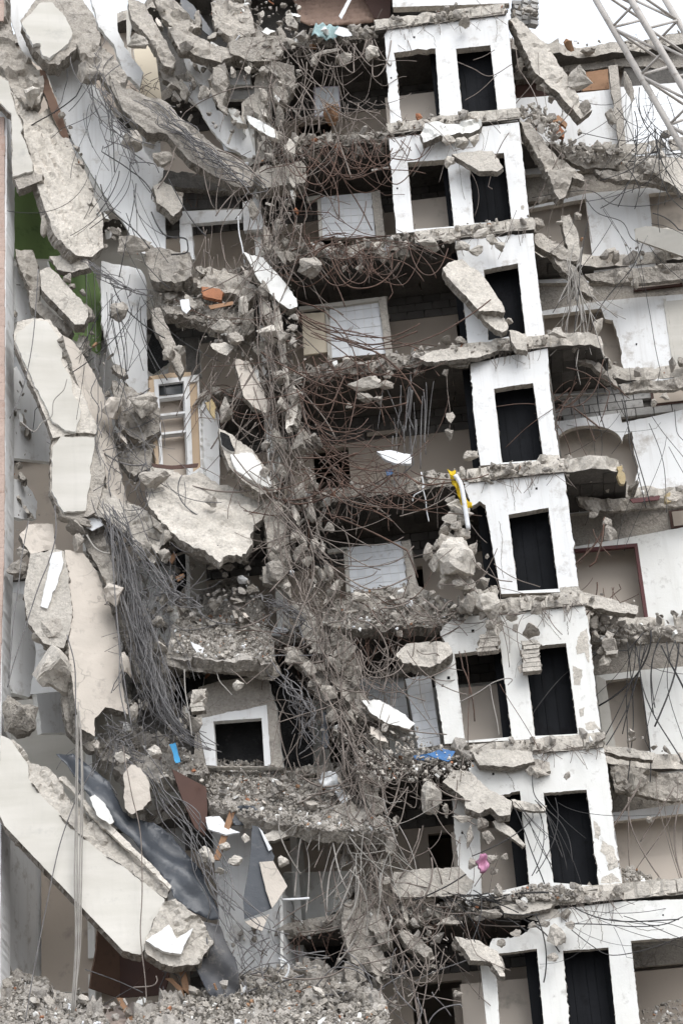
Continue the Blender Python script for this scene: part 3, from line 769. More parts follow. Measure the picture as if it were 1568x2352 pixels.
tile_wall(wing, [(490, 275), (548, 266), (585, 360), (515, 345)], 1.0, 4, 5, miss=.05)
tile_wall(wing, [(720, 200), (778, 196), (782, 262), (722, 268)], 1.4, 1, 1, back='lilac_paint')
# top of the tower: the storey above, cut off by the picture
tower_wall(q(2, [(245, 30, .3), (245, -420, 0), (745, -480, 0), (775, 12, .3)]), [])
for i in range(5):
    for j in range(3):
        c = P(*q(2, [(808+j*38, 18+i*24-j*3)])[0], .5+.05*(j % 2))
        b = bpy.data.objects.new('broken_block', BLKM['wl']); COL.objects.link(b); b.parent = tower
        b.location = c; b.rotation_euler = (random.gauss(0, .08), random.gauss(0, .06), random.gauss(.5, .2)); b.scale = (.55, 1.6, .62)

CB = ['concrete', 'concrete_broken', 'concrete_broken']
CLT = ['concrete_light', 'concrete_broken', 'concrete_broken']
def slab(label, loop, plane, th=.28, mats=CB, ro=3., relief=.03, grid=11, name='broken_slab', cat='concrete slab', group=None, skins=(), ej=.14, wave=None):
    ro *= .75; relief *= .75 if relief < .05 else 1.15
    """a loose or hanging slab; skins = [(loop, material, name)] are plaster still stuck to its face"""
    o = plate(name, loop, plane, th, mats, rough=ro, step=6, relief=relief, grid=grid, ej=ej, wave=wave)
    tag(o, label, cat, group, 'thing')
    for lp, m, nm in skins:
        fr = Plane(plane.p-plane.n*(.035+relief*1.2), plane.n)
        plate(nm, lp, fr, .05+relief*1.2, [m, 'plaster_worn', 'plaster_worn'], rough=2.2, step=6, ej=.1, parent=o)
    return o

# ------------------------------------------------------------------ left end: pink stone edge of the intact front
pk = empty('stone_pier', 'narrow pink stone faced pier with white plaster edge at the far left', 'pier')
plate('core', [(-120, -40, 0), (11, -40, 1), (13, 36, 1.5), (-120, 70, 0)], Dy(-.55), .5, ['concrete'], rough=1, parent=pk)
plate('core', [(-120, 236, 0), (9, 240, 1.5), (17, 262, .7), (13, 700, .7), (12, 1200, .7), (4, 1520, .7), (0, 2360, 0), (-120, 2360, 0)], Dy(-.55), .7, ['plaster', 'plaster', 'plaster'], rough=.8, ej=.02, parent=pk)
v = -40
while v < 2350:
    h = random.uniform(40, 48)
    if not 30 < v < 235:
        e = 10 if v > 250 else 8
        if v > 1200: e = 10-(v-1200)*.03
        plate('stone', [(-90, v, 0), (e+random.uniform(-1, 1), v, .5), (e+random.uniform(-1, 1), v+h-.5, 0), (-90, v+h-.5, 0)], Dy(-.6), .045, ['pink_stone'], rough=.4, step=8, parent=pk, ej=.1)
    v += h

# ------------------------------------------------------------------ left: walls behind the hanging slabs
def lw(name, loop, plane, mat='plaster', th=.14, ro=2.2, holes=(), label=None):
    o = plate(name, [loop]+list(holes), plane, th, [mat, 'plaster_worn', 'concrete'], rough=ro, step=7, ej=.15, parent=wing)
    if label: o['label'] = label
    return o
lw('partition_wall', q(1, [(20, -20, 0), (150, -20, 0), (350, 200), (430, 380), (560, 590), (640, 650), (680, 720), (745, 765), (745, 805), (690, 880), (690, 912), (750, 960, 1), (757, 1180, 1), (640, 1150), (560, 1010), (470, 880), (330, 640), (200, 300), (100, 230), (60, 120)]), Dv(30, 100, .35, 400, 500, .7))
lw('partition_wall', q(1, [(410, -30, 0), (530, -30, 1), (537, 140), (600, 260), (655, 330), (637, 395), (560, 320), (520, 200), (450, 120)]), Dv(210, 60, .5, 330, 160, .9))
lw('door_leaf', q(1, [(608, 225, .3), (697, 165, .5), (738, 455, .4), (640, 435, .5)]), Dv(300, 150, 1.3, 370, 170, 1.6), 'cream_door', .05, .5, label='cream door leaf')
lw('partition_wall', q(1, [(575, 60, .5), (597, -30, 0), (615, -30, 0), (590, 160, .5), (600, 290, .6), (580, 260, .6)]), Dy(1.2), 'plaster_cream', .1, .6)
lw('green_wall', q(1, [(55, 850), (170, 820), (260, 1000), (285, 1180), (60, 1180)]), Dv(20, 500, .6, 140, 520, 1.9), 'green_paint', .1, .8, label='green painted room wall')
lw('green_wall', q(3, [(220, 20), (420, 60), (470, 190), (458, 455), (300, 360), (260, 160)]), Dv(130, 680, .7, 235, 700, 1.3), 'green_paint', .1, .8, label='green painted room wall')
for x0, x1 in ((395, 402), (432, 437)):
    lw('green_batten', q(3, [(x0, 70, 0), (x1, 72, 0), (x1+8, 430, 0), (x0+8, 425, 0)]), Dv(130, 680, .62, 235, 700, 1.22), 'green_paint', .06, 0)
lw('partition_wall', q(3, [(462, 20), (640, 60), (668, 120, .6), (670, 420, 1.5), (680, 690), (560, 600), (500, 440), (462, 300)]), Dv(240, 700, .5, 340, 720, .8), 'plaster')
lw('partition_wall', q(3, [(58, 40, 1), (105, 60), (155, 190), (145, 280), (75, 300, .6)]), Dv(25, 640, .2, 80, 650, .7), 'plaster')
lw('partition_wall', q(3, [(40, 560, .5), (75, 500, .5), (150, 640, 1), (215, 760, 1), (240, 940, 1), (60, 920, .6)]), Dv(20, 900, .3, 120, 930, 1.2), 'plaster')
lw('partition_wall', q(3, [(55, 1010), (120, 1040), (170, 1120), (165, 1200), (55, 1190, .5)]), Dv(25, 1120, .3, 90, 1140, .9), 'plaster')
lw('partition_wall', q(5, [(25, 365, .6), (110, 375), (165, 640), (135, 845), (60, 825), (28, 760, .6)]), Dv(15, 1440, .0, 90, 1460, .7), 'plaster')
lw('partition_wall', q(5, [(165, 830), (300, 820), (330, 1010), (190, 1010)]), Dv(80, 1640, .6, 160, 1650, 1.3), 'plaster')
lw('partition_wall', q(5, [(560, 540), (612, 590), (612, 860), (580, 880), (555, 760)]), Dv(280, 1500, .9, 310, 1520, 1.4), 'plaster')
lw('partition_wall', q(5, [(645, 760), (690, 800), (660, 1080), (620, 1060)]), Dy(.9), 'plaster')
lw('window_reveal', q(5, [(860, 180, .5), (940, 200, .5), (945, 480, 1), (925, 500, 1), (870, 440, 1)]), Dv(430, 1300, .7, 475, 1310, 1.2), 'plaster_cream', .1, .6)
lw('window_reveal', q(5, [(600, 230), (690, 215), (640, 420), (610, 330)]), Dy(.9), 'plaster', .1, 1)
lw('dark_opening_sheet', q(5, [(795, 160, 1), (868, 165, 1), (870, 360, 1), (800, 380, 2)]), Dy(1.0), 'char_and_shade', .1, 1)  # flat black sheet painted in for the unlit inside of the opening
# bottom left room: left wall, back wall
lw('partition_wall', q(7, [(-10, 180, 0), (20, 262, .5), (192, 440, .3), (190, 950, .5), (60, 948, 1), (5, 915, 1)]), Dv(0, 2050, .1, 95, 2080, 2.2), 'plaster', .12, .6)
lw('partition_wall', q(7, [(188, 420, 0), (470, 650, 1), (470, 1020, .5), (188, 1025, .5)]), Dy(2.0), 'beige_paint', .12, .5)
lw('partition_wall', q(7, [(960, 200), (1120, 240), (1290, 520, .4), (1290, 870, .4), (1300, 905), (1080, 960), (1000, 720)]), Dv(490, 1960, .8, 650, 2000, .45), 'plaster', .12, 1)
lw('partition_wall', q(7, [(1290, 480, .3), (1600, 470, .3), (1600, 950, 1), (1290, 930, .3)]), Dy(1.9), 'plaster_worn', .12, .6)
lw('partition_wall', q(7, [(1288, 560, .3), (1320, 600, .3), (1375, 700, 1), (1365, 900, 1), (1292, 905, .5)]), Dv(650, 2050, .46, 690, 2060, 1.8), 'plaster', .06, .6)
o = plate('charred_mass', q(7, [(1395, 740), (1470, 690), (1580, 650), (1640, 700), (1640, 960), (1520, 960), (1490, 870), (1430, 850), (1400, 800)]), Dy(1.4), .5, ['char_and_shade'], rough=4, step=5, relief=.16, grid=10)
tag(o, 'soot black charred debris spilling inside the lower room beside the rubble', 'debris')

# ------------------------------------------------------------------ left: the chain of hanging slabs
slab('octagonal cream faced slab end hanging at the top left corner', q(1, [(92, 95), (165, 0), (230, -30), (370, -30), (425, 60), (460, 170), (440, 245), (350, 215), (265, 295), (215, 283), (186, 250), (150, 205)]), Dt(130, 70, -.3, .25, -.1), .4,
     mats=['concrete', 'concrete_broken', 'concrete'], relief=.05, skins=[(q(1, [(98, 102), (180, 12), (238, 8), (300, 78), (330, 150), (312, 195), (225, 262), (190, 245), (184, 196), (150, 200)]), 'plaster_cream', 'plaster_skin')])
slab('large grey ribbed slab leaning under the cream strip at left', q(1, [(45, 420), (100, 450), (130, 500), (180, 520), (240, 480), (330, 680), (420, 850), (462, 1000), (472, 1130), (420, 1170), (330, 1168), (262, 1100), (215, 980), (165, 850), (148, 780), (150, 740), (95, 600), (100, 560)]), Dt(130, 380, -.1, .6, -.35), .3, mats=CLT, relief=.06, grid=6, wave=lambda u, v: .16*abs(hsh((u*.9-v*.42)*.045, (u*.42+v*.9)*.008))+.06*hsh((u*.9-v*.42)*.16, (u*.42+v*.9)*.02))
slab('cream plaster strip curving down the far left edge above the green room', q(1, [(-20, 330, 0), (40, 365), (52, 430), (107, 580), (95, 600), (152, 740), (152, 780), (195, 790), (190, 822), (85, 862), (58, 805), (50, 520), (0, 470), (-20, 470, 0)]), Dt(50, 320, -.8, .2, .05), .3, mats=CB,
     skins=[(q(1, [(-20, 338, 0), (38, 370), (50, 432), (104, 580), (92, 600), (148, 740), (150, 778), (58, 803), (52, 515), (0, 466), (-20, 466, 0)]), 'plaster_cream', 'plaster_skin')])
slab('rough concrete crust bulging above the cream strip at far left', q(1, [(0, 60), (40, 70), (70, 200), (130, 260), (190, 310), (200, 400), (180, 480), (120, 495), (60, 400), (20, 330), (-10, 300), (-10, 80)]), Dt(50, 140, -.2, .3, 0), .35, mats=CB, relief=.12, grid=8, name='concrete_crust')
slab('thin brown edged slab splinter standing beside the leaning grey slab', q(1, [(182, 312), (205, 320), (280, 520), (345, 720), (330, 730), (255, 560), (190, 400)]), Dt(130, 260, .1, .3, .1), .12, mats=['brown_card', 'concrete_broken', 'concrete_broken'], relief=.02, name='slab_splinter')
slab('slim concrete beam end tipped above the green wall', q(3, [(225, 0), (300, -10), (400, 15), (412, 50), (330, 72), (262, 60)]), Dt(160, 600, -.4, .1, 0), .22, mats=CLT, name='broken_beam', cat='concrete beam')
slab('diagonal concrete beam pointing down right in front of the green wall', q(3, [(182, 65), (228, 48), (300, 120), (400, 238), (402, 275), (385, 312), (340, 312), (262, 225), (190, 150)]), Dt(150, 680, -.5, .2, -.2), .28, mats=CLT, name='broken_beam', cat='concrete beam')
slab('crumbling concrete crust under the diagonal beam', q(3, [(70, -40), (150, -30), (190, 120), (180, 200), (250, 270), (330, 330), (310, 370), (220, 300), (140, 230), (130, 150), (90, 60)]), Dt(90, 660, -.1, .2, -.1), .3, relief=.1, grid=8, name='concrete_crust')
slab('tall slab with white plaster face and beige underside hanging mid left', q(3, [(66, 340), (80, 300), (150, 284), (226, 290), (290, 370), (345, 560), (445, 780), (435, 812), (350, 802), (240, 830), (215, 752), (66, 400)]), Dt(110, 850, -.75, .25, -.1), .3, mats=CLT, relief=.03,
     skins=[(q(3, [(75, 352), (155, 292), (215, 297), (268, 370), (284, 430), (280, 480), (324, 560), (330, 620), (370, 700), (343, 800), (300, 795), (240, 755), (120, 500), (70, 390)]), 'plaster_cream', 'plaster_skin')])
slab('beige rendered underside swung beside the tall white faced slab', q(3, [(285, 360), (322, 380), (380, 450), (440, 560), (510, 720), (520, 850), (578, 1110), (560, 1145), (500, 1130), (462, 900), (440, 800), (345, 560)]), Dt(210, 960, -.45, 1.0, -.15), .25, mats=['beige_soffit', 'concrete_broken', 'concrete'], relief=.015, grid=16)
slab('squarish white plastered slab block below the tall slab at left', q(3, [(232, 870), (250, 820), (440, 815), (470, 900), (480, 1000), (440, 1167), (400, 1190), (280, 1180), (230, 1075)]), Dt(165, 1090, -.7, .25, 0), .34, mats=CB, relief=.04,
     skins=[(q(3, [(240, 870), (278, 822), (428, 827), (430, 880), (410, 960), (416, 1000), (390, 1160), (290, 1167), (236, 1070)]), 'plaster_cream', 'plaster_skin')])
slab('grey crust wrapped around the beige slab under the white block', q(3, [(415, 1060), (460, 1040), (520, 1090), (600, 1180), (620, 1290), (560, 1260), (470, 1200), (420, 1180)]), Dt(250, 1150, -.4, .3, 0), .2, mats=CLT, relief=.05, name='concrete_crust')
slab('big beige rendered slab panel hanging upright at lower left', q(5, [(296, 172), (380, 188), (440, 270), (500, 420), (540, 560), (556, 780), (585, 925), (540, 905), (480, 890), (432, 940), (432, 1025), (362, 985), (335, 830), (310, 600), (325, 480), (300, 300)]), Dt(215, 1450, -.5, .55, -.1), .26, mats=['beige_soffit', 'concrete_broken', 'concrete'], relief=.015, grid=16)
slab('cream grey slab end with white flaking paint left of the big beige panel', q(5, [(138, 192), (250, 168), (292, 178), (325, 400), (328, 480), (312, 565), (290, 622), (200, 602), (128, 505), (108, 380)]), Dt(105, 1370, -.85, .1, -.05), .36, mats=CLT, relief=.025, skins=[(q(5, [(230, 190), (280, 178), (290, 230), (260, 330), (215, 440), (185, 430), (215, 300)]), 'plaster', 'plaster_skin')])
chunk(*q(5, [(142, 608)])[0], *q(5, [(345, 852)])[0], -.8, 'concrete_light', 'round knobbly concrete lump below the flaking slab end')
chunk(*q(5, [(150, 470)])[0], *q(5, [(315, 625)])[0], -.68, 'concrete', 'rough grey broken underside of the flaking slab end')
slab('short beige slab stub above the flaking slab end', q(5, [(128, 55), (242, 55), (256, 165), (140, 195), (88, 105)]), Dt(95, 1230, -.5, .3, 0), .25, mats=['beige_soffit', 'concrete_broken', 'concrete'], relief=.03)
slab('grey shell of broken concrete beneath the big beige panel', q(5, [(285, 790), (335, 785), (362, 985), (435, 1030), (430, 1090), (400, 1090), (310, 1000), (285, 880)]), Dt(170, 1650, -.45, .3, 0), .25, relief=.06, name='concrete_crust')
# bottom diagonal slab
VB = [(2, 1690), (25, 1700), (65, 1758), (66, 1790), (100, 1835), (150, 1880), (186, 1920), (227, 1955), (282, 1990), (353, 2046), (378, 2066), (372, 2137), (322, 2194), (282, 2184, .5), (10, 1897, .6), (-6, 1860)]
slab('long cream faced slab sloping down across the lower left corner', VB, Dt(180, 1950, -1.0, .15, -.1), .4, mats=['plaster_cream', 'concrete_broken', 'concrete'], relief=.0, grid=0, ro=1.6)
slab('broken grey ribbed upper edge of the long cream slab', q(5, [(15, 1036), (60, 1040), (140, 1140), (230, 1185)])+q(7, [(300, 115), (400, 215), (520, 310), (640, 420), (775, 550), (755, 605), (700, 565), (560, 452), (450, 384), (370, 312), (200, 145), (125, 50), (110, -40)]), Dt(190, 1930, -1.0, .35, -.3), .25, mats=CLT, relief=.07, grid=7, name='slab_edge')
slab('thin cream board lying along the top of the long cream slab', q(7, [(266, 46), (300, 38), (345, 92), (430, 192), (560, 314), (690, 442), (782, 542), (774, 556), (670, 452), (530, 326), (410, 212), (330, 104)]), Dt(250, 1920, -.95, .3, -.3), .06, mats=['concrete_light', 'concrete_light', 'concrete'], relief=.03, name='cream_board', cat='board')
slab('pale rounded plaster sheet propped on the thin cream board', q(7, [(408, 135), (432, 122), (480, 165), (520, 245), (500, 258), (440, 215)]), Dt(232, 1858, -1.05, .1, 0), .06, mats=['plaster_worn', 'concrete_light', 'concrete'], relief=.01, name='plaster_sheet', cat='plaster sheet')
slab('jagged concrete tip with white plaster at the foot of the cream slab', q(7, [(655, 800), (742, 615), (800, 600), (930, 700), (975, 800), (905, 892), (780, 908), (672, 852)]), Dt(410, 2140, -1.0, .2, -.05), .42, mats=CLT, relief=.06, grid=8,
     skins=[(q(7, [(665, 790), (770, 715), (805, 780), (880, 730), (850, 790), (825, 850), (740, 835)]), 'plaster', 'plaster_skin')])
def wv(u, v):
    c = u*.69-v*.72; l = u*.72+v*.69
    return .05*math.sin(c*.085+1.5*hsh(l*.008, 2.))+.10*hsh(l*.012, c*.02)+.03*hsh(l*.03, c*.06)
o = plate('roof_membrane', q(5, [(252, 1112, 1), (335, 1092, 1)])+q(7, [(420, -10), (500, 60), (560, 200), (640, 230), (700, 250), (780, 310), (920, 460), (970, 600), (1002, 690), (965, 692), (880, 650), (790, 592), (770, 520), (640, 380), (520, 262), (420, 152), (330, 40)]), Dt(330, 1930, -.7, .35, -.25), .012, ['membrane'], rough=1.5, grid=8, wave=wv)
tag(o, 'crumpled black roofing membrane draped down behind the long cream slab', 'roofing membrane')
o = plate('roof_membrane', q(7, [(920, 700), (1000, 715), (1042, 820), (1082, 900), (1094, 1000), (1060, 1060), (1000, 1085), (950, 1030), (915, 960), (885, 900), (950, 830)]), Dt(490, 2210, -.7, .1, .1), .012, ['membrane_dusty'], rough=3, grid=7, wave=wv)
tag(o, 'dusty torn end of black membrane hanging above the bottom rubble', 'roofing membrane')
o = plate('roof_membrane', q(7, [(1048, 190), (1095, 172), (1155, 175), (1195, 230), (1140, 262), (1100, 262), (1065, 262)]), Dt(560, 1870, -.5, .1, .1), .012, ['membrane'], rough=2, grid=6, wave=wv)
tag(o, 'small black membrane fold draped over the rubble edge', 'roofing membrane')
o = plate('felt_sheet', q(7, [(1150, 262), (1180, 270), (1215, 340), (1252, 405), (1245, 425), (1180, 432), (1212, 560), (1242, 640), (1115, 692), (1108, 600), (1138, 430)]), Dt(590, 2010, -.6, .2, 0), .02, ['membrane'], rough=1)
tag(o, 'black felt triangle hanging from the rubble edge', 'felt panel')
plate('felt_backing', q(7, [(1182, 430), (1245, 425), (1310, 540), (1240, 640), (1212, 560)]), Dt(620, 2030, -.62, .2, 0), .02, ['beige_soffit'], rough=.8, parent=o)
plate('felt_backing', q(7, [(1115, 702), (1228, 668), (1195, 745), (1140, 722)]), Dt(590, 2120, -.58, .2, 0), .02, ['beige_soffit'], rough=1.5, parent=o)
plate('felt_lining', q(7, [(1180, 272), (1196, 290), (1240, 370), (1225, 380)]), Dt(605, 1930, -.64, .2, 0), .02, ['white_sheet'], rough=1, parent=o)
o = plate('brown_board', q(7, [(784, 5, .5), (940, 88, .5), (946, 200, .5), (935, 312, 2), (888, 272, 1.5), (830, 140, .6)]), Dt(430, 1840, -.5, .3, 0), .04, ['brown_board'], rough=1)
tag(o, 'dark brown panel stuck upright in the rubble beside the cable bundle', 'board')
o = empty('cupboard', 'brown open cupboard carcass under the tip of the long cream slab', 'cupboard')
plate('side_panel', q(7, [(452, 720, .5), (545, 830, .5), (548, 1050, .5), (410, 1005, 2)]), Dv(215, 2200, .4, 275, 2220, 1.0), .04, ['brown_card'], rough=1, parent=o)
plate('back_panel', q(7, [(545, 800, .5), (790, 870, .5), (748, 1035, 1), (545, 1050, .5)]), Dv(272, 2200, 1.0, 395, 2210, .8), .04, ['brown_board'], rough=.8, parent=o)
# green bundle, timbers in the bottom rubble
for lab, pts in (('brown timber prop leaning out below the cupboard', [(545, 1050), (610, 1180)]), ('raw timber leg standing under the jagged slab tip', [(825, 905), (885, 1180)]),
                 ('timber stick leaning by the cupboard corner', [(770, 960), (860, 1050)]), ('brown timber strip poking up beside the white rubble', [(1065, 180), (985, 420)])):
    (a, b), (c, d) = q(7, pts); w = 7
    o = plate('timber', [(a-w, b, .3), (a+w, b, .3), (c+w, d, .3), (c-w, d, .3)], Dy(-.5), .07, ['raw_wood'], rough=.4); tag(o, lab, 'timber')
# ------------------------------------------------------------------ left of the middle: collapsed rooms
lw('partition_wall', q(1, [(835, 245), (910, 258), (965, 335), (952, 395), (905, 380), (850, 310)]), Dy(.6))
lw('partition_wall', q(1, [(1058, 232, 1), (1136, 225, .5), (1142, 382, .5), (1038, 385, 1)]), Dy(.75))
lw('partition_wall', q(1, [(828, 370), (900, 360), (972, 398), (985, 500), (1112, 530, .5), (1165, 700, .5), (1166, 735), (1030, 665), (960, 585), (900, 480), (848, 440)]), Dy(.9))
lw('column', q(1, [(1155, 215), (1230, 210), (1235, 420), (1225, 720), (1170, 720), (1180, 520), (1115, 480), (1110, 600), (1100, 470), (1160, 420)]), Dy(.7), 'concrete_light', .3, 2)
lw('block_panel', q(1, [(1030, 385, .5), (1165, 390, .5), (1170, 450, .5), (1040, 450, .6)]), Dy(.95), 'block_light', .1, .6)
slab('thick concrete stub with white front sticking out over the tangled cables', q(1, [(1180, 770), (1200, 755), (1375, 735), (1398, 800), (1388, 832), (1200, 856), (1175, 830)]), Dt(640, 400, .1, .2, .1), .5, mats=CLT, relief=.03, name='slab_stub')
slab('concrete stub at roof level left of the dark top rooms', q(1, [(1040, 190), (1110, 165), (1278, 165), (1282, 215), (1270, 270), (1150, 280), (1050, 240)]), Dt(590, 110, .1, .2, .1), .5, mats=CB, relief=.05, name='slab_stub')
slab('rough grey slab tongue hanging from the top left rooms', q(1, [(765, 120), (850, 140), (960, 190), (1058, 215), (1070, 250), (1010, 280), (880, 240), (815, 230)]), Dt(460, 100, -.1, .2, 0), .3, relief=.07, grid=8, name='slab_tongue')
slab('long slanting grey concrete rib beside the cream door', q(1, [(580, -20), (655, 10), (720, 120), (802, 285), (790, 312), (745, 290), (690, 195), (600, 80)]), Dt(350, 70, -.1, .2, -.1), .3, relief=.06, grid=8, name='broken_beam', cat='concrete beam')
slab('small rib stub under the slanting concrete rib', q(1, [(725, 320), (760, 310), (830, 380), (820, 400), (745, 360)]), Dt(390, 175, .2, .2, 0), .2, relief=.04, name='broken_beam', cat='concrete beam')
slab('long rebar studded beam sloping down to the right across upper left', q(1, [(500, 330), (560, 400), (660, 440), (760, 470), (850, 560), (1000, 680), (1165, 790), (1150, 850), (1070, 850), (860, 740), (760, 620), (670, 610), (560, 500), (510, 410)]), Dt(420, 310, -.35, .15, -.1), .3, relief=.08, grid=6, wave=lambda u, v: .14*abs(hsh((u*.55-v*.83)*.05, (u*.83+v*.55)*.012)), name='broken_beam', cat='concrete beam')
slab('grey crust hanging off the upper end of the sloping beam', q(1, [(350, 200), (430, 190), (520, 260), (580, 350), (560, 440), (500, 400), (440, 330), (380, 280)]), Dt(230, 150, -.4, .2, 0), .25, relief=.09, grid=8, name='concrete_crust')
slab('flat beam soffit above the grey block panel and white door frame', q(1, [(745, 775), (900, 790), (1095, 800), (1085, 872), (800, 850), (740, 830)]), Dt(460, 410, .5, 0, .2), .3, mats=['concrete_dark', 'concrete_broken', 'concrete'], relief=.03, name='broken_beam', cat='concrete beam')
bw = lw('block_panel', q(1, [(838, 862, .5), (1092, 852, .5), (1086, 945, .5), (832, 962, .5)]), Dy(.95), 'concrete_dark', .1, .6)
for r in range(2):
    for c_ in range(6):
        a = [q(1, [(842+c_*42+(20 if r else 0), 866+r*46-c_*2), (842+c_*42+39+(20 if r else 0), 866+r*46-c_*2-2)])][0]
        if a[1][0] > 548: continue
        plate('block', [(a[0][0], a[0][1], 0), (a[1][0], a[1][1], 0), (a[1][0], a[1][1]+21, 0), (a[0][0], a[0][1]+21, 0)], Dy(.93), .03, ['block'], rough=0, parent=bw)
o = empty('door_frame', 'white door frame standing in the collapsed room left of the brown tangle', 'door frame')
plate('head', q(1, [(818, 962, .4), (1105, 952, .4), (1100, 1000, .5), (870, 1018, .5), (820, 1020, .4)]), Dy(.78), .14, ['plaster'], rough=.5, parent=o)
plate('jamb', q(1, [(818, 1022, .4), (872, 1020, .4), (884, 1180, .4), (826, 1190, .4)]), Dy(.78), .14, ['plaster'], rough=.5, parent=o)
plate('jamb', q(1, [(1106, 920, .4), (1180, 900, 1), (1205, 1040, 1.5), (1110, 1050, .8)]), Dy(.8), .14, ['plaster'], rough=.5, parent=o)
slab('angular pale block hanging at the end of the white wall', q(1, [(698, 850), (742, 820), (790, 850), (832, 900), (834, 940), (792, 985), (750, 945), (715, 925)]), Dt(385, 450, .1, .2, 0), .35, mats=CLT, relief=.04, name='concrete_block')
# cabinet-like window unit and its frames
o = empty('shutter_cabinet', 'tall white framed cabinet with slanting shelves and brown side', 'cabinet')
F3 = Dv(350, 1000, .2, 465, 1010, .75)
plate('frame', [q(3, [(700, 562, .3), (852, 545, .3), (906, 540, .3), (928, 1000, .5), (870, 1025, .5), (728, 1000, .5)]), q(3, [(722, 585, 0), (838, 570, 0), (858, 1005, 0), (745, 985, 0)]), q(3, [(863, 575, 0), (898, 570, 0), (916, 960, 0), (880, 985, 0)])], F3, .12, ['plaster'], rough=.4, parent=o)
plate('side_panel', q(3, [(860, 570, 0), (902, 565, 0), (920, 965, 0), (878, 990, 0)]), Plane(F3.p+F3.n*.05, F3.n), .04, ['door_beige'], rough=0, parent=o)
plate('side_panel', q(3, [(680, 565, .3), (702, 560, .3), (735, 990, .3), (712, 960, .3), (690, 780, .5)]), F3, .1, ['door_beige'], rough=.4, parent=o)
plate('back_panel', q(3, [(722, 585, 0), (838, 570, 0), (858, 1005, 0), (745, 985, 0)]), Plane(F3.p+F3.n*.3, F3.n), .04, ['beige_paint'], rough=0, parent=o)
for y in (632, 712, 798):
    plate('shelf', q(3, [(724, y+8, 0), (846, y-6, 0), (848, y+4, 0), (726, y+18, 0)]), Plane(F3.p+F3.n*.02, F3.n), .2, ['plaster'], rough=0, parent=o)
plate('glass_pane', q(3, [(724, 588, 0), (838, 573, 0), (842, 626, 0), (728, 634, 0)]), Plane(F3.p+F3.n*.1, F3.n), .01, ['glass_dark'], rough=0, parent=o)
plate('head', q(3, [(680, 548, .4), (800, 530, .4), (870, 528, .4), (870, 548, .4), (700, 562, .4)]), F3, .14, ['door_beige'], rough=.4, parent=o)
lw('partition_wall', q(3, [(920, 640, 1), (1000, 720), (1000, 1065, .6), (960, 1070), (930, 940)]), Dv(460, 1050, .6, 505, 1060, .9), 'plaster')
lw('partition_wall', q(3, [(675, 400), (700, 330), (760, 350), (780, 480), (700, 540), (672, 520)]), Dy(1.1), 'char_and_shade')
lw('partition_wall', q(3, [(845, 380, 1), (905, 370, 1), (915, 545, 1), (850, 545, 1)]), Dy(.9), 'concrete_dark')
slab('white plaster slab leaning against the brown rebar right of the rubble floor', q(3, [(1110, -20), (1200, 10), (1290, 110), (1352, 195), (1355, 232), (1320, 240), (1270, 210), (1180, 110)]), Dt(620, 640, -.35, .2, -.1), .25, mats=['plaster_worn', 'concrete_broken', 'concrete'], relief=.03)
slab('tall thin concrete splinter hanging beside the white leaning slab', q(3, [(1240, 200), (1270, 215), (1300, 400), (1320, 590), (1302, 600), (1275, 440), (1245, 330)]), Dt(640, 780, -.25, .1, 0), .2, mats=CLT, relief=.04, name='slab_splinter')
slab('short concrete splinter left of the tall thin one', q(3, [(1185, 150), (1215, 160), (1250, 290), (1230, 325), (1200, 280)]), Dt(610, 700, -.2, .1, 0), .2, mats=CLT, relief=.04, name='slab_splinter')
slab('beige slab panel tilted below the rubble floor', q(3, [(1065, 465), (1135, 480), (1190, 590), (1226, 690), (1215, 718), (1160, 690), (1110, 640)]), Dt(575, 890, -.2, .2, -.1), .18, mats=['beige_soffit', 'concrete_broken', 'concrete'], relief=.02)
slab('charred and white slab piece hanging in the brown rebar curtain', q(3, [(998, 785), (1060, 815), (1150, 885), (1250, 1030), (1265, 1075), (1190, 1085), (1100, 1020), (1045, 960), (1010, 870)]), Dt(570, 1060, -.4, .2, -.1), .28, mats=CLT, relief=.04,
     skins=[(q(3, [(1050, 905), (1150, 895), (1240, 1030), (1250, 1060), (1180, 1040), (1080, 980)]), 'plaster_worn', 'plaster_skin'), (q(3, [(1003, 800), (1045, 820), (1070, 890), (1035, 880), (1010, 860)]), 'char_and_shade', 'charred_skin')])
slab('long leaning concrete stick left of the cabinet head', q(3, [(690, 240), (730, 235), (795, 390), (840, 520), (822, 555), (790, 500), (740, 400), (700, 320)]), Dt(380, 780, -.2, .2, 0), .2, relief=.05, name='broken_beam', cat='concrete beam')
slab('large pale curved slab sagging over the lower rubble floor', q(5, [(676, -30), (668, -120), (690, -200), (760, -212), (830, -165), (905, -178), (1000, -120), (1090, -105), (1120, -60), (1215, -30), (1250, 10), (1195, 40), (1140, 105), (1150, 150), (1100, 212), (1040, 200), (1000, 232), (935, 180), (880, 165), (780, 95)]), Dt(470, 1200, -.45, .2, -.55), .2, mats=CLT, relief=.045, grid=6, ro=6, wave=lambda u, v: .12*abs(hsh((u*.35-v*.93)*.05, (u*.93+v*.35)*.014))+.05*hsh(u*.05, v*.05))
slab('cracked underside rim of the large pale curved slab', q(5, [(690, 10), (780, 95), (880, 165), (1000, 232), (1000, 250), (900, 215), (800, 150), (700, 60)]), Dt(430, 1290, -.35, .2, .2), .2, relief=.05, name='slab_edge')
# upper rubble floor (between second and third slabs), its slab edge
slab('broken floor edge carrying the red brick rubble', q(3, [(690, 160), (800, 170), (1000, 200), (1150, 260), (1160, 330), (1080, 380), (960, 320), (880, 280), (760, 270)]), Dt(460, 720, .1, .1, -.4), .3, relief=.09, grid=8, name='floor_edge')
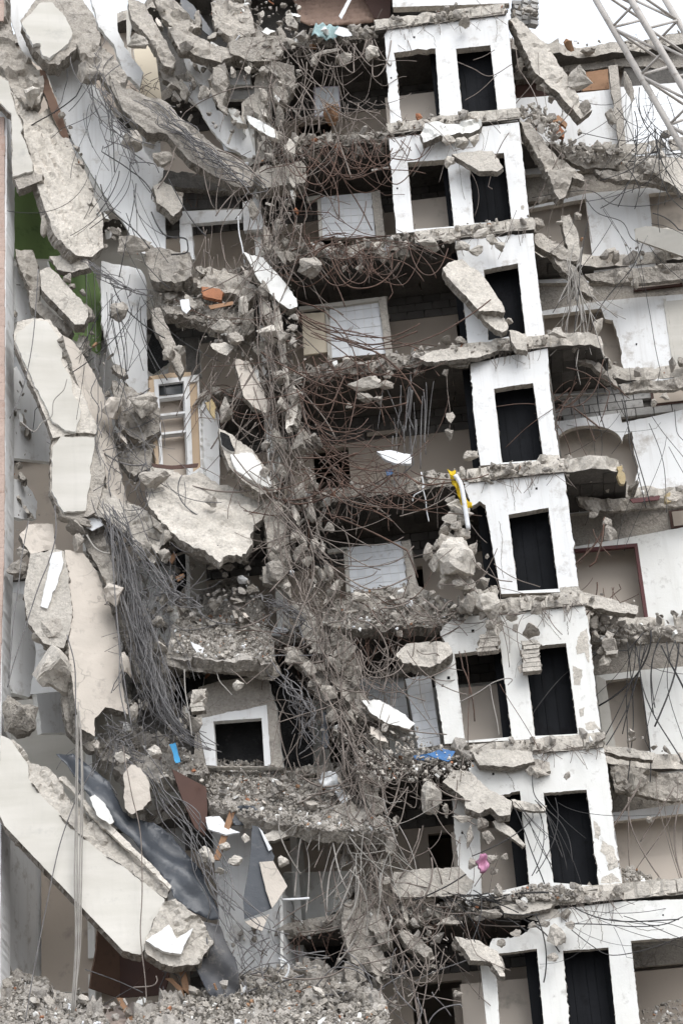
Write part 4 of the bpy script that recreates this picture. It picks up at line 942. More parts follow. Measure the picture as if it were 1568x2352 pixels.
# lower rubble floors
slab('lower rubble floor sloping towards the viewer above the black doorway', q(5, [(790, 500), (960, 330), (1130, 290), (1200, 440), (1250, 600), (1240, 690), (1100, 700), (950, 680), (760, 650)]), Dt(510, 1440, .2, .1, -1.1), .25, mats=['rubble_dust', 'concrete_broken', 'concrete'], relief=.08, grid=8, name='rubble_floor')
slab('broken slab edge below the lower rubble floor', q(5, [(735, 640), (900, 660), (1100, 690), (1245, 650), (1285, 740), (1240, 770), (1050, 740), (900, 730), (760, 700)]), Dt(500, 1530, -.45, .1, .3), .25, relief=.07, grid=8, name='floor_edge')
slab('bottom rubble apron spread under the black doorway', q(5, [(870, 1120), (1240, 1150)])+q(7, [(1320, 20), (1560, 60), (1700, 230), (1790, 290), (1500, 300), (1200, 240), (960, 180), (900, 20)]), Dt(620, 1830, .0, .1, -1.1), .25, mats=['rubble_dust', 'concrete_broken', 'concrete'], relief=.09, grid=9, name='rubble_floor')
dw = lw('doorway_wall', q(5, [(905, 800), (1000, 770, 1), (1215, 745, 1), (1260, 900, 1), (1290, 1165, 1), (880, 1165, 1)]), Dy(.2), 'concrete', .2, 1.2, holes=[q(5, [(972, 955, .3), (1195, 938, .3), (1215, 1160, 0), (985, 1160, 0)])])
plate('door_surround', [q(5, [(898, 945, 1.5), (1215, 880, .8), (1235, 1158, .5), (1205, 1158, .3), (1192, 940, .4), (972, 955, .3), (985, 1158, .4), (940, 1155, .5)])], Dy(.175), .026, ['plaster', 'plaster', 'plaster'], rough=.6, parent=wing)
lw('dark_opening_sheet', q(5, [(940, 930, 0), (1230, 915, 0), (1250, 1165, 0), (960, 1165, 0)]), Dy(.8), 'char_and_shade', .1, 0)  # black sheet standing in for the darkness inside the doorway
lw('dark_opening_sheet', q(5, [(760, 760, 1), (930, 750, 1), (900, 960, 1), (780, 950, 1)]), Dy(.7), 'char_and_shade', .1, 1)  # this and the next: black sheets put where broken rooms lie in shade
lw('dark_opening_sheet', q(5, [(1240, 560, 1), (1420, 900, 1), (1430, 1160, 1), (1290, 1165, 1), (1250, 800, 1)]), Dy(.9), 'char_and_shade', .1, 1)
# ------------------------------------------------------------------ middle: hanging things between slabs and tower
slab('flat beam of grey concrete lying across the lowest dark rooms', q(8, [(250, 475), (400, 460), (545, 452), (640, 545), (655, 565), (590, 582), (280, 592), (240, 560)]), Dt(980, 2030, -.1, .1, .1), .35, mats=['concrete_light', 'concrete', 'concrete'], relief=.02, name='broken_beam', cat='concrete beam')
slab('broad jagged slab flake propped against the seventh storey of the tower', q(8, [(472, 65), (515, 8), (600, 15), (690, 100), (788, 150), (782, 212), (732, 218), (690, 182), (640, 205), (580, 182), (565, 130)]), Dt(1090, 1820, -.45, .1, -.4), .2, mats=CLT, relief=.03, grid=8, name='slab_flake')
slab('flat grey slab flake on the lowest tower slab', q(8, [(735, 632), (860, 610), (995, 598), (965, 640), (830, 672), (755, 668)]), Dt(1210, 2080, -.2, .1, -.3), .14, mats=CLT, relief=.02, name='slab_flake')
slab('ragged slab flake leaning on the lowest tower opening', q(8, [(528, 770), (640, 788), (722, 840), (748, 900), (756, 952), (735, 950), (690, 885), (600, 880)]), Dt(1100, 2190, -.4, .2, -.2), .2, mats=CLT, relief=.04, name='slab_flake')
slab('pale flat slab hanging in front of the sixth storey tiles', q(6, [(258, 655), (310, 602), (400, 595), (500, 602), (516, 650), (462, 692), (400, 702), (290, 685)]), Dt(970, 1500, -.35, .05, -.3), .3, mats=CLT, relief=.05, grid=8, name='hanging_slab')
slab('white plaster slab shard sliding off the rubble below the tiles', q(6, [(105, 860), (185, 858), (270, 905), (348, 966), (322, 990), (220, 962), (150, 920)]), Dt(890, 1640, -.45, .2, -.2), .14, mats=['plaster_worn', 'concrete_broken', 'concrete'], relief=.02, name='slab_shard')
slab('rounded flat slab leaning on the sixth storey slab edge', q(6, [(608, 1098), (700, 1080), (880, 1095), (892, 1140), (790, 1165), (640, 1152)]), Dt(1150, 1740, -.25, .05, -.2), .2, mats=CLT, relief=.03, name='slab_flake')
slab('darker flat slab piece right of the rounded one', q(6, [(880, 1120), (960, 1140), (965, 1180), (900, 1200), (860, 1170)]), Dt(1240, 1760, -.15, .05, -.2), .12, relief=.03, name='slab_flake')
slab('large tilted concrete slab hanging over the third tower doorway', q(4, [(473, 55), (500, 25), (562, 12), (600, 50), (645, 72), (700, 150), (752, 232), (757, 256), (700, 245), (640, 252), (562, 165), (490, 92)]), Dt(1090, 660, -.5, .15, -.25), .26, mats=CLT, relief=.03, grid=8, name='hanging_slab')
slab('smaller slab fragment below the large tilted slab', q(4, [(642, 265), (690, 243), (750, 262), (772, 330), (742, 352), (690, 312)]), Dt(1135, 735, -.45, .1, -.1), .2, mats=CLT, relief=.05, name='slab_fragment')
slab('lowest fragment of the slab chain resting on the fourth slab', q(4, [(775, 340), (820, 345), (852, 352), (858, 432), (810, 425), (785, 390)]), Dt(1190, 780, -.35, .1, -.1), .2, mats=CLT, relief=.05, name='slab_fragment')
slab('flat slab lip lying along the third storey floor edge', q(4, [(365, 465), (430, 430), (560, 415), (722, 400), (748, 416), (640, 462), (500, 474), (400, 482)]), Dt(1060, 815, -.25, .05, -.5), .12, mats=CLT, relief=.03, name='slab_lip')
slab('grey underside flake hanging beneath the slab lip', q(4, [(470, 478), (600, 480), (585, 500), (510, 498)]), Dt(1040, 835, -.1, 0, 0), .1, relief=.03, name='slab_flake')
slab('wide slab tongue hanging from the tower top beside the sky', q(2, [(772, 88), (808, 78), (880, 148), (960, 208), (1012, 300), (1080, 420), (1112, 478), (1155, 500), (1105, 532), (1032, 455), (960, 385), (890, 312), (832, 195), (800, 130)]), Dt(1260, 140, .35, .35, -.1), .26, mats=CLT, relief=.05, grid=8, name='hanging_slab')
slab('jagged slab ribbon drooping right of the second tower storey', q(2, [(818, 545), (870, 560), (920, 620), (1000, 725), (1060, 770), (1120, 810), (1115, 832), (1060, 810), (1042, 870), (1030, 905), (1005, 905), (965, 840), (900, 690), (850, 620)]), Dt(1250, 350, .2, .3, -.1), .25, relief=.07, grid=8, name='hanging_slab')
slab('pale slab piece lying on the tower wall above its second right doorway', q(2, [(512, 702), (600, 690), (700, 685), (748, 762), (722, 782), (640, 776), (560, 730)]), Dt(1095, 365, -.4, .1, -.25), .16, mats=CLT, relief=.02, name='slab_flake')
slab('bright crushed slab lump at the first tower slab edge', q(2, [(372, 610), (390, 570), (500, 555), (640, 545), (650, 580), (600, 600), (500, 612), (440, 625), (385, 640)]), Dt(1035, 295, -.3, .1, -.2), .2, mats=['plaster_worn', 'concrete_broken', 'concrete'], relief=.06, grid=6, name='slab_lump')
slab('long concrete strip hanging beside the second storey opening', q(2, [(1012, 980), (1050, 975), (1090, 1060), (1105, 1180), (1080, 1190), (1050, 1180), (1030, 1080)]), Dt(1310, 540, .7, .2, 0), .16, mats=CLT, relief=.04, name='hanging_strip')
slab('diagonal rib falling from the third tower slab to the right', q(2, [(885, 1055), (930, 1060), (1040, 1140), (1090, 1175), (1075, 1195), (1010, 1180), (900, 1110)]), Dt(1270, 560, .3, .3, 0), .22, relief=.05, name='broken_beam', cat='concrete beam')
slab('ragged ribbon of slab and bent bars right of the third tower doorway', q(4, [(965, -10), (1010, 0), (1080, 60), (1160, 150), (1165, 185), (1110, 165), (1060, 110), (1000, 50)]), Dt(1310, 630, .5, .3, 0), .2, relief=.06, name='hanging_slab')
slab('sloping stub of slab right of the sixth storey doorway', q(6, [(1095, 372), (1130, 368), (1230, 395), (1366, 430), (1356, 468), (1240, 455), (1125, 425)]), Dt(1390, 1385, .25, .15, 0), .24, mats=CLT, relief=.03, name='slab_stub')
slab('sloping stub of slab right of the seventh storey doorway', q(6, [(1200, 1062), (1300, 1072), (1442, 1100), (1430, 1132), (1320, 1120), (1208, 1092)]), Dt(1440, 1730, .25, .15, 0), .22, mats=CLT, relief=.03, name='slab_stub')
slab('crumbling curved slab edge right of the fourth tower doorway', q(4, [(1070, 440), (1110, 450), (1180, 490), (1265, 560), (1275, 590), (1220, 560), (1150, 500), (1090, 480)]), Dt(1370, 840, .7, .2, 0), .18, relief=.06, name='slab_edge')
for lab, lp, u, v in (('broken floor edge beneath the top right white room', [(960, 655, 3), (1100, 650), (1300, 690), (1480, 710), (1568, 715), (1600, 790), (1400, 800), (1230, 760), (1120, 770), (1010, 700)], 1450, 370),
                      ('snapped slab flap below the top right white room', [(1165, 775), (1300, 775), (1420, 800), (1540, 840), (1525, 856), (1400, 825), (1290, 825), (1180, 800)], 1450, 405)):
    slab(lab, q(2, lp), Dt(u, v, 1.2, .1, .2), .24, relief=.09, grid=8, name='floor_edge')
slab('big pale slab corner jutting in at the right frame edge', q(2, [(1388, 790), (1470, 722), (1568, 715), (1640, 720), (1640, 900), (1560, 880), (1530, 850), (1440, 795)]), Dt(1560, 395, .9, .1, -.3), .2, mats=CLT, relief=.03)
for lab, lp, u, v in (('broken floor edge below the second right room', [(1120, 80), (1250, 60), (1400, 50), (1640, 20), (1640, 90), (1500, 110), (1380, 120), (1260, 125), (1150, 110)], 1460, 640),
                      ('broken floor edge below the third right room', [(1275, 580), (1400, 565), (1500, 560), (1640, 530), (1640, 600), (1500, 608), (1400, 610), (1300, 622)], 1470, 880),
                      ('rubble strewn floor edge below the arch', [(1060, 1060), (1140, 1100), (1250, 1110), (1480, 1090), (1640, 1050), (1640, 1140), (1400, 1150), (1230, 1165), (1100, 1130)], 1450, 1150)):
    slab(lab, q(4, lp), Dt(u, v, 1.3, .1, .2), .22, relief=.08, grid=8, name='floor_edge')
for lab, lp, u, v in (('broken floor edge below the red framed opening', [(1150, 470), (1300, 505), (1450, 520), (1640, 525), (1640, 600), (1500, 590), (1380, 600), (1250, 560), (1160, 520)], 1450, 1440),):
    slab(lab, q(6, lp), Dt(u, v, .9, .1, .2), .24, relief=.09, grid=8, name='floor_edge')
slab('grey rubble ledge above the beige room at lower right', q(8, [(1230, -30), (1330, -10), (1450, 20), (1640, 20), (1640, 150), (1480, 150), (1380, 120), (1260, 110)]), Dt(1480, 1800, 1.3, .1, .1), .24, relief=.1, grid=8, name='floor_edge')

# roof sheet at the top of the middle
o = plate('corrugated_roof', [(640, -60, 0), (900, -60, 0), (885, 40, 1), (820, 50, 1), (740, 58, 1), (690, 50, 1), (670, -10, 1)], Dt(780, 10, 1.6, 0, -.4), .03, ['roof_tin'], rough=1, grid=4, wave=lambda u, v: .05*math.sin((v+.13*u)*.55))
tag(o, 'brown corrugated roof sheet over the dark top rooms', 'roof sheet')
o = plate('roof_sheet', [(815, -40, 0), (900, -50, 0), (895, 45, .5), (860, 40, .5)], Dy(1.3), .03, ['brown_board'], rough=.5)
tag(o, 'dark brown sheet beside the tower top', 'roof sheet')
# ------------------------------------------------------------------ single lumps one can pick out
NTH = ['first', 'second', 'third', 'fourth', 'fifth', 'sixth', 'seventh', 'eighth', 'ninth', 'tenth', 'eleventh', 'twelfth', 'thirteenth', 'fourteenth', 'fifteenth',
       'sixteenth', 'seventeenth', 'eighteenth', 'nineteenth', 'twentieth']
def lumps(group, label, r, y, items, mat='concrete', cat='concrete chunk'):
    """items: pixel boxes in crop r; a box may carry its own material and label"""
    rest = sorted([it for it in items if len(it) < 6], key=lambda t: t[1]+t[3])
    for it in items:
        x0, y0, x1, y1 = it[:4]
        m = it[4] if len(it) > 4 and it[4] else mat
        lb = it[5] if len(it) > 5 else None
        a, b = q(r, [(x0, y0), (x1, y1)])
        if not lb:
            i = rest.index(it); n = len(rest)
            lb = label+(', lowest' if i == n-1 and n > 1 else (', topmost' if i == 0 and n > 1 else (', '+NTH[i]+' from top' if n > 1 else '')))
        chunk(*a, *b, y+random.uniform(-.08, .08), m, lb, group)
L_, B_ = 'concrete_light', 'concrete_broken'
lumps('lumps in the upper left', 'broken concrete lump caught among the slabs of the upper left', 1, -.35, [
    (575, 155, 675, 225, L_, 'pale flat lump resting on top of the cream door'), (350, 280, 470, 390), (820, 190, 890, 240), (905, 395, 960, 460),
    (1285, 630, 1350, 740, L_, 'tall pale shard standing above the thick concrete stub'), (185, 970, 240, 1080, L_, 'pale lump in front of the dark green room'),
    (100, 390, 180, 490, L_, 'pale lump wedged above the leaning grey slab'), (555, 590, 650, 690), (540, 1080, 690, 1170), (700, 690, 800, 750), (1180, 300, 1225, 345)])
lumps('lumps in the top dark rooms', 'concrete lump dangling in the top dark rooms beside the tower', 1, -.1, [(1415, 250, 1450, 305), (1525, 240, 1570, 290), (1410, 225, 1560, 250)])
chunk(*q(1, [(1475, 465)])[0], *q(1, [(1550, 572)])[0], .1, 'raw_wood', 'orange brown lump in front of the lilac wall', name='foam_lump', cat='debris')
lumps('lumps on the tower top', 'small concrete lump clinging to the top storey of the tower', 2, -.25, [
    (120, 205, 185, 280, L_, 'pale angular lump hanging left of the tower top storey'), (0, 240, 65, 300), (545, 80, 595, 125), (440, 62, 465, 88), (545, 50, 580, 72), (350, 515, 380, 545, 'orange_brick', 'orange brick fragment on the sill of the top left opening')])
lumps('lumps by the sky slab', 'concrete lump hanging under the wide slab tongue beside the sky', 2, .6, [
    (895, 370, 925, 415), (915, 365, 970, 430), (1035, 305, 1150, 420, L_, 'large pale lump clinging to the wide slab tongue'), (1090, 450, 1150, 520), (805, 255, 840, 340),
    (1215, 495, 1260, 570, None, 'lump dangling on a wire before the top right white wall'), (1300, 320, 1340, 468, None, 'long lump hanging on a wire beside the crane boom'), (1085, 585, 1110, 620), (950, 430, 990, 470)])
lumps('lumps right of the second storey', 'concrete lump on the broken floor right of the second tower storey', 2, .7, [(1390, 715, 1480, 795, L_), (1070, 965, 1105, 1005), (905, 880, 950, 930), (1150, 640, 1200, 690), (1200, 640, 1245, 680), (1030, 840, 1060, 905), (880, 990, 935, 1050)])
lumps('lumps on the first tower slabs', 'pale concrete lump spilling over the tower slab under the top storey', 2, -.4, [(480, 710, 530, 765), (590, 610, 640, 670), (530, 620, 590, 680), (470, 610, 530, 660), (590, 745, 608, 775)], L_)
lumps('lumps on the second tower slab', 'concrete lump lying on the tower slab above the third doorway', 2, -.35, [(610, 1040, 690, 1085), (665, 1070, 725, 1115), (710, 1095, 760, 1150), (350, 1080, 460, 1145), (470, 1065, 530, 1110), (530, 1100, 600, 1150), (590, 1120, 660, 1170)], L_)
lumps('lumps before the cables', 'concrete lump hanging among the cables of the left rooms', 3, -.5, [
    (285, 80, 330, 130), (500, 205, 580, 300), (740, 405, 800, 480), (790, 405, 845, 450), (1165, 310, 1280, 400, L_, 'big pale egg shaped lump under the brick rubble floor'),
    (1035, 345, 1110, 405), (1310, 590, 1370, 680), (1255, 640, 1310, 710), (465, 640, 555, 740, 'beige_soffit', 'brownish plaster lump beside the beige underside'),
    (640, 970, 780, 1060, None, 'broad grey lump below the cabinet'), (1330, 790, 1400, 900), (1405, 805, 1450, 850), (1340, 1030, 1390, 1120), (930, 1090, 990, 1150), (960, 290, 1060, 350, L_), (960, 390, 1060, 450, L_), (1000, 640, 1060, 760, None, 'charred foam lump right of the cabinet'), (590, 620, 720, 740)])
lumps('lumps in the brown curtain', 'lump of concrete strung up in the brown rebar curtain', 3, -.45, [(1360, 0, 1465, 100, None, 'large lump with a white chip dangling over the dark soffit'), (1250, 520, 1300, 570), (1190, 840, 1230, 890), (1180, 960, 1230, 1010), (1300, 700, 1350, 760), (1260, 330, 1320, 400)])
lumps('lumps in the dark rooms', 'small concrete lump hanging on wire in the dark middle rooms', 4, -.15, [
    (75, 35, 115, 80), (470, 515, 497, 547), (485, 708, 527, 760), (485, 785, 525, 845), (80, 622, 155, 668), (160, 635, 205, 680), (28, 668, 60, 698),
    (40, 555, 190, 615, L_, 'flat pale lump under the third floor edge'), (10, 40, 35, 75), (185, 565, 250, 610), (200, 520, 250, 560)])
lumps('lumps on the fourth slab', 'lump of concrete on the slab beside the third tower doorway', 4, -.2, [(760, 280, 792, 312), (565, 885, 635, 935), (465, 360, 510, 405), (720, 380, 760, 410), (745, 400, 780, 430), (715, 985, 770, 1012), (950, 320, 1040, 372, L_), (530, 365, 580, 400)])
lumps('lumps at the right floors', 'concrete lump hanging on bars in the right wing rooms', 4, 1.0, [(1155, 280, 1200, 370, L_, 'pale lump dangling before the beige opening of the right wing'), (1265, 65, 1315, 110), (1330, 90, 1365, 150), (1460, 620, 1510, 655), (1490, 560, 1560, 610), (1420, 650, 1450, 690), (1210, 1030, 1235, 1080), (1110, 1110, 1190, 1167), (1260, 950, 1300, 1020), (1480, 1080, 1560, 1130)])
lumps('lumps of the lower left', 'concrete lump wedged between the slabs of the lower left', 5, -.6, [
    (35, 215, 125, 300), (730, 80, 785, 155), (715, 165, 780, 230), (20, 830, 175, 1030, B_, 'dark brownish lump mass above the long cream slab'), (610, 130, 690, 220),
    (870, 808, 940, 925, None, 'ridged block fragment hanging left of the black doorway'), (1060, 768, 1110, 818, L_, 'pale lump hanging over the black doorway'),
    (480, 320, 570, 430, 'beige_soffit', 'beige slab scrap right of the big beige panel'), (550, 640, 595, 760, 'beige_soffit', 'narrow beige scrap beside the big beige panel'),
    (690, 470, 750, 530), (520, 1090, 595, 1150, L_), (670, 1065, 735, 1130, L_), (590, 870, 630, 960), (420, 1040, 455, 1090), (700, 590, 765, 660), (330, 95, 385, 180), (75, 160, 130, 215), (250, 0, 420, 60, None, 'wide lump below the squarish white block'), (300, 40, 390, 110), (860, 930, 930, 1010)])
lumps('lumps on the lower rubble floor', 'block of rubble lying on the floor above the black doorway', 5, .1, [(950, 390, 1010, 455), (1080, 290, 1130, 330, 'plaster'), (870, 555, 960, 600), (940, 235, 990, 265), (1000, 232, 1070, 270), (1120, 520, 1195, 580), (1190, 590, 1245, 640), (1120, 330, 1180, 370)])
lumps('lumps of the rebar spine', 'lump of concrete hanging in the rebar spine right of the curved slab', 5, -.5, [(1230, 150, 1280, 195), (1475, 45, 1525, 95), (1290, 320, 1325, 365), (1460, 790, 1535, 860), (1430, 690, 1480, 725), (1210, 220, 1310, 330), (1480, 900, 1540, 960), (1340, 130, 1390, 230), (1480, 230, 1520, 310), (1410, 120, 1460, 190), (1400, 760, 1460, 800), (1300, 620, 1380, 700), (1380, 680, 1440, 760), (1480, 660, 1530, 710)])
slab('sloping dark edged slab in the rebar spine above the tiles', q(5, [(1295, 620), (1340, 612), (1440, 700), (1505, 780), (1490, 800), (1430, 760), (1350, 690)]), Dt(700, 1530, -.4, .2, -.1), .2, relief=.05, name='slab_shard')
slab('grey flat slab shard leaning in the rebar spine', q(5, [(1195, 250), (1270, 230), (1320, 320), (1330, 400), (1280, 340), (1200, 320)]), Dt(630, 1320, -.4, .2, -.1), .16, relief=.03, name='slab_shard')
lumps('lumps before the fifth tower storey', 'lump in the rock cluster hanging left of the fifth doorway', 6, -.5, [
    (385, 140, 430, 225), (430, 120, 480, 180), (445, 115, 632, 297, L_, 'largest pale triangular boulder of the hanging rock cluster'), (585, 140, 630, 220), (450, 300, 480, 350), (515, 305, 575, 355), (620, 230, 650, 265),
    (645, 295, 690, 350), (665, 190, 685, 215), (565, 370, 625, 470), (620, 365, 735, 490, L_, 'pale lump hanging between the fifth and sixth tower doorways'), (665, 480, 715, 540), (470, 0, 540, 60), (510, 40, 560, 90), (550, 75, 600, 130), (455, 60, 500, 120), (690, 420, 735, 470)])
lumps('lumps before the sixth tower storey', 'block fragment hanging on wires before the sixth tower storey', 6, -.3, [
    (630, 545, 735, 630, None, 'squarish lump hanging on the white header of the sixth storey'), (840, 505, 915, 580), (870, 420, 925, 470), (815, 700, 850, 735), (775, 440, 820, 475), (790, 510, 815, 550)])
lumps('lumps on the middle rubble bank', 'lump lying on the rubble bank below the white tiles', 6, -.25, [(60, 360, 145, 410, L_), (410, 355, 440, 390), (0, 590, 80, 690, L_), (20, 900, 80, 980, L_), (310, 480, 360, 520), (260, 540, 290, 570), (560, 350, 600, 385), (430, 380, 465, 420), (300, 400, 340, 440, 'white_sheet')])
lumps('lumps at the lower right floors', 'concrete lump on the ledge right of the sixth tower storey', 6, .5, [(1170, 615, 1220, 650, L_), (1185, 655, 1240, 705, L_), (1215, 540, 1260, 585, L_), (1190, 570, 1270, 660), (1140, 0, 1180, 30), (1200, 25, 1245, 75), (1210, 60, 1270, 130), (1140, 470, 1180, 530), (1150, 540, 1190, 600), (1330, 560, 1380, 600)])
lumps('lumps before the seventh tower storey', 'concrete lump strung on wires before the seventh tower storey', 8, -.4, [
    (1025, 15, 1055, 55), (850, 0, 960, 45), (585, 410, 635, 460, None, 'grey lump left of the pink cloth'), (675, 395, 735, 440, None, 'pale lump right of the pink cloth'), (690, 455, 725, 490), (735, 390, 770, 420), (700, 530, 745, 590),
    (470, 160, 500, 230), (515, 215, 610, 250), (655, 285, 705, 345), (625, 225, 685, 295), (580, 260, 615, 370), (370, 60, 470, 220, L_, 'big pale boulder left of the broad slab flake')])
slab('slim broken rib slanting before the seventh tower opening', q(8, [(700, 245), (740, 240), (790, 280), (850, 350), (838, 362), (780, 315), (715, 275)]), Dt(1165, 1910, -.35, .1, 0), .14, mats=CLT, relief=.04, name='broken_beam', cat='concrete beam')
slab('slim horizontal rib above the seventh tower doorway', q(8, [(785, 145), (840, 150), (900, 165), (948, 170), (940, 200), (880, 195), (800, 180)]), Dt(1215, 1850, -.3, .1, 0), .14, mats=CLT, relief=.05, name='broken_beam', cat='concrete beam')
lumps('lumps on the lowest tower front', 'concrete lump hanging on the lowest white tower front', 8, -.3, [(955, 715, 1040, 805, L_, 'large pale lump hanging above the lowest black doorway'), (950, 845, 1000, 885), (860, 700, 905, 735), (1030, 700, 1075, 735), (635, 645, 745, 690), (780, 740, 830, 770), (720, 780, 760, 820), (905, 695, 960, 725), (690, 550, 745, 580)])
lumps('lumps in the lowest dark room', 'concrete lump in the lowest dark middle room', 8, -.2, [(520, 1015, 565, 1045), (690, 860, 755, 950), (250, 690, 300, 740), (440, 680, 560, 720)])
lumps('lumps at the lower right ledge', 'lump on the rubble ledge right of the seventh tower storey', 8, .7, [(1320, 25, 1375, 110, L_), (1250, 20, 1310, 80), (1290, 70, 1350, 125), (1400, 220, 1430, 255)])
lumps('lumps of the bottom left', 'pale lump hanging near the black felt triangle', 7, -.6, [(1265, 405, 1320, 460), (1040, 400, 1105, 450), (1000, 340, 1050, 380), (900, 360, 975, 450), (1100, 300, 1140, 340), (980, 455, 1035, 490)], L_)
slab('long flat pale lump lying on the rubble edge above the felt triangle', q(7, [(1205, 305), (1240, 285), (1318, 282), (1330, 305), (1250, 335), (1215, 340)]), Dt(635, 1920, -.55, .1, -.1), .14, mats=CLT, relief=.03, name='slab_lump')
slab('tall beige faced slab block standing in front of the black membrane', q(7, [(562, 30), (600, -15), (640, 0), (678, 60), (686, 150), (650, 190), (600, 212), (570, 185)]), Dt(315, 1820, -1.0, .1, 0), .3, mats=['beige_soffit', 'concrete_broken', 'concrete'], relief=.02, name='slab_block')
lumps('lumps in the bottom rubble', 'white or pale block lying in the bottom rubble', 7, -.3, [(1190, 1060, 1225, 1110, 'plaster'), (810, 1115, 840, 1160, 'plaster'), (1440, 1110, 1475, 1145, 'plaster'), (150, 1120, 180, 1150, 'plaster'), (1340, 905, 1400, 950), (1440, 955, 1500, 1010), (1390, 1010, 1470, 1060), (130, 1020, 190, 1080), (40, 1040, 120, 1110), (0, 960, 60, 1020), (1160, 1090, 1215, 1130), (1320, 1080, 1380, 1130), (1230, 990, 1290, 1040)])
# the spine: long pieces of shattered concrete hanging in the steel
for lab, lp, u, v in (('upright concrete splinter left of the big pale boulder in the lower spine', [(70, 5), (120, -15), (170, 80), (205, 170), (195, 215), (150, 215), (105, 110)], 845, 1815),
                      ('tall shattered concrete post hanging in the lower spine', [(20, 625), (75, 600), (120, 690), (165, 785), (232, 900), (220, 962), (150, 935), (60, 880), (15, 730)], 830, 2160),
                      ('grey concrete wedge at the foot of the lower spine', [(30, 880), (85, 870), (95, 965), (60, 1010), (30, 960)], 808, 2240),
                      ('slanting concrete arm crossing the lowest dark room', [(270, 740), (320, 745), (420, 830), (440, 870), (390, 872), (300, 800)], 955, 2170)):
    slab(lab, q(8, lp), Dt(u, v, -.35, .2, -.05), .25, mats=CB, relief=.08, grid=8, name='concrete_splinter', cat='concrete splinter')
SP = spline([(630, 120), (622, 230), (632, 330), (640, 480), (612, 620), (600, 740), (650, 840), (640, 1000), (668, 1130), (700, 1260), (740, 1390), (745, 1500), (775, 1600), (820, 1720), (850, 1850), (840, 1960), (860, 2080), (850, 2220), (880, 2340)], 96)
PART = ['top', 'upper', 'middle', 'lower', 'bottom']
for zone in range(5):
    seg = SP[zone*19:(zone+1)*19]
    for i, (su, sv) in enumerate(seg):
        if i % 2: continue
        u, v = su+random.gauss(0, 34), sv+random.gauss(0, 8); ww = random.uniform(7, 18); hh = ww*random.uniform(1.8, 4.5)
        m = random.choice(['concrete', 'concrete', 'concrete_light', 'concrete_broken'])
        chunk(u-ww/2-4, v-hh/2, u+ww/2+4, v+hh/2, random.uniform(-.5, -.1), m,
              '%s shard of concrete in the %s fifth of the rebar spine, %s from the top' % ('pale' if m == 'concrete_light' else 'grey', PART[zone], NTH[i//2]), 'shards in the rebar spine', 'concrete shard', 'concrete_shard', rot=random.uniform(-.5, .3))
# the broken mass between the big slabs: angular shards of floor and wall
def shard(u, v, w, h, ang, y, mats, th, name='broken_shard', parent=None):
    n = random.randint(4, 7); pts = []
    for i in range(n):
        a = 2*math.pi*(i+random.uniform(-.3, .3))/n; rr = random.uniform(.75, 1.1)
        x, z = math.cos(a)*w*rr, math.sin(a)*h*rr
        pts.append((u+x*math.cos(ang)-z*math.sin(ang), v+x*math.sin(ang)+z*math.cos(ang)))
    return plate(name, pts, Dt(u, v, y, random.uniform(-.7, .7), random.uniform(-.9, .5)), th, mats, rough=1.6, step=4, relief=.03, grid=max(5, w*.3), ej=.35, parent=parent)
ONES = ['', 'one', 'two', 'three', 'four', 'five', 'six', 'seven', 'eight', 'nine']
def nth(i):
    if i < 20: return NTH[i]
    t = {2: 'twenty', 3: 'thirty', 4: 'forty', 5: 'fifty'}[(i+1)//10]; r = (i+1) % 10
    return t+'-'+NTH[r-1] if r else {2: 'twentieth', 3: 'thirtieth', 4: 'fortieth', 5: 'fiftieth'}[(i+1)//10]
SM = [(['concrete', 'concrete_broken', 'concrete'], 'grey', 40), (['concrete_light', 'concrete_broken', 'concrete'], 'pale grey', 38), (['plaster_worn', 'concrete_light', 'concrete'], 'white plastered', 13), (['beige_soffit', 'concrete_broken', 'concrete'], 'beige', 9)]
def shard_field(where, loop, n, y, ang, size=(9, 30), small=120, asp=(.3, .6)):
    pts = []; us = [p[0] for p in loop]; vs = [p[1] for p in loop]; n = int(n*.6)
    while len(pts) < n:
        p = (random.uniform(min(us), max(us)), random.uniform(min(vs), max(vs)))
        if inside(p, loop): pts.append(p)
    for i, (u, v) in enumerate(sorted(pts, key=lambda p: p[1])):
        m, col, _ = random.choices(SM, [x[2] for x in SM])[0]
        w = size[0]*(size[1]/size[0])**(random.random()**1.5)
        o = shard(u, v, w, w*random.uniform(*asp), math.radians(random.gauss(*ang)), random.uniform(*y), m, random.uniform(.08, .22))
        tag(o, '%s shard %s, %s from top' % (col, where, nth(i)), 'broken shard', 'shards '+where)
    h = Heap(); k = 0
    while k < small*1.6:
        p = (random.uniform(min(us), max(us)), random.uniform(min(vs), max(vs)))
        if not inside(p, loop) or hsh(p[0]*.02, p[1]*.02, 3.) < random.uniform(-.6, .3): k += .3; continue
        k += 1; c = P(*p, random.uniform(*y)); sz = .018*(6.5**(random.random()**1.8))
        if random.random() < .35: h.box(c, (sz*random.uniform(2, 4), sz*random.uniform(.4, 1), sz*random.uniform(.2, .6)), rub_mi())
        else: h.add(c, sz, rub_mi())
    h.build('rubble', RUB, 'crumbled concrete bits %s' % where)
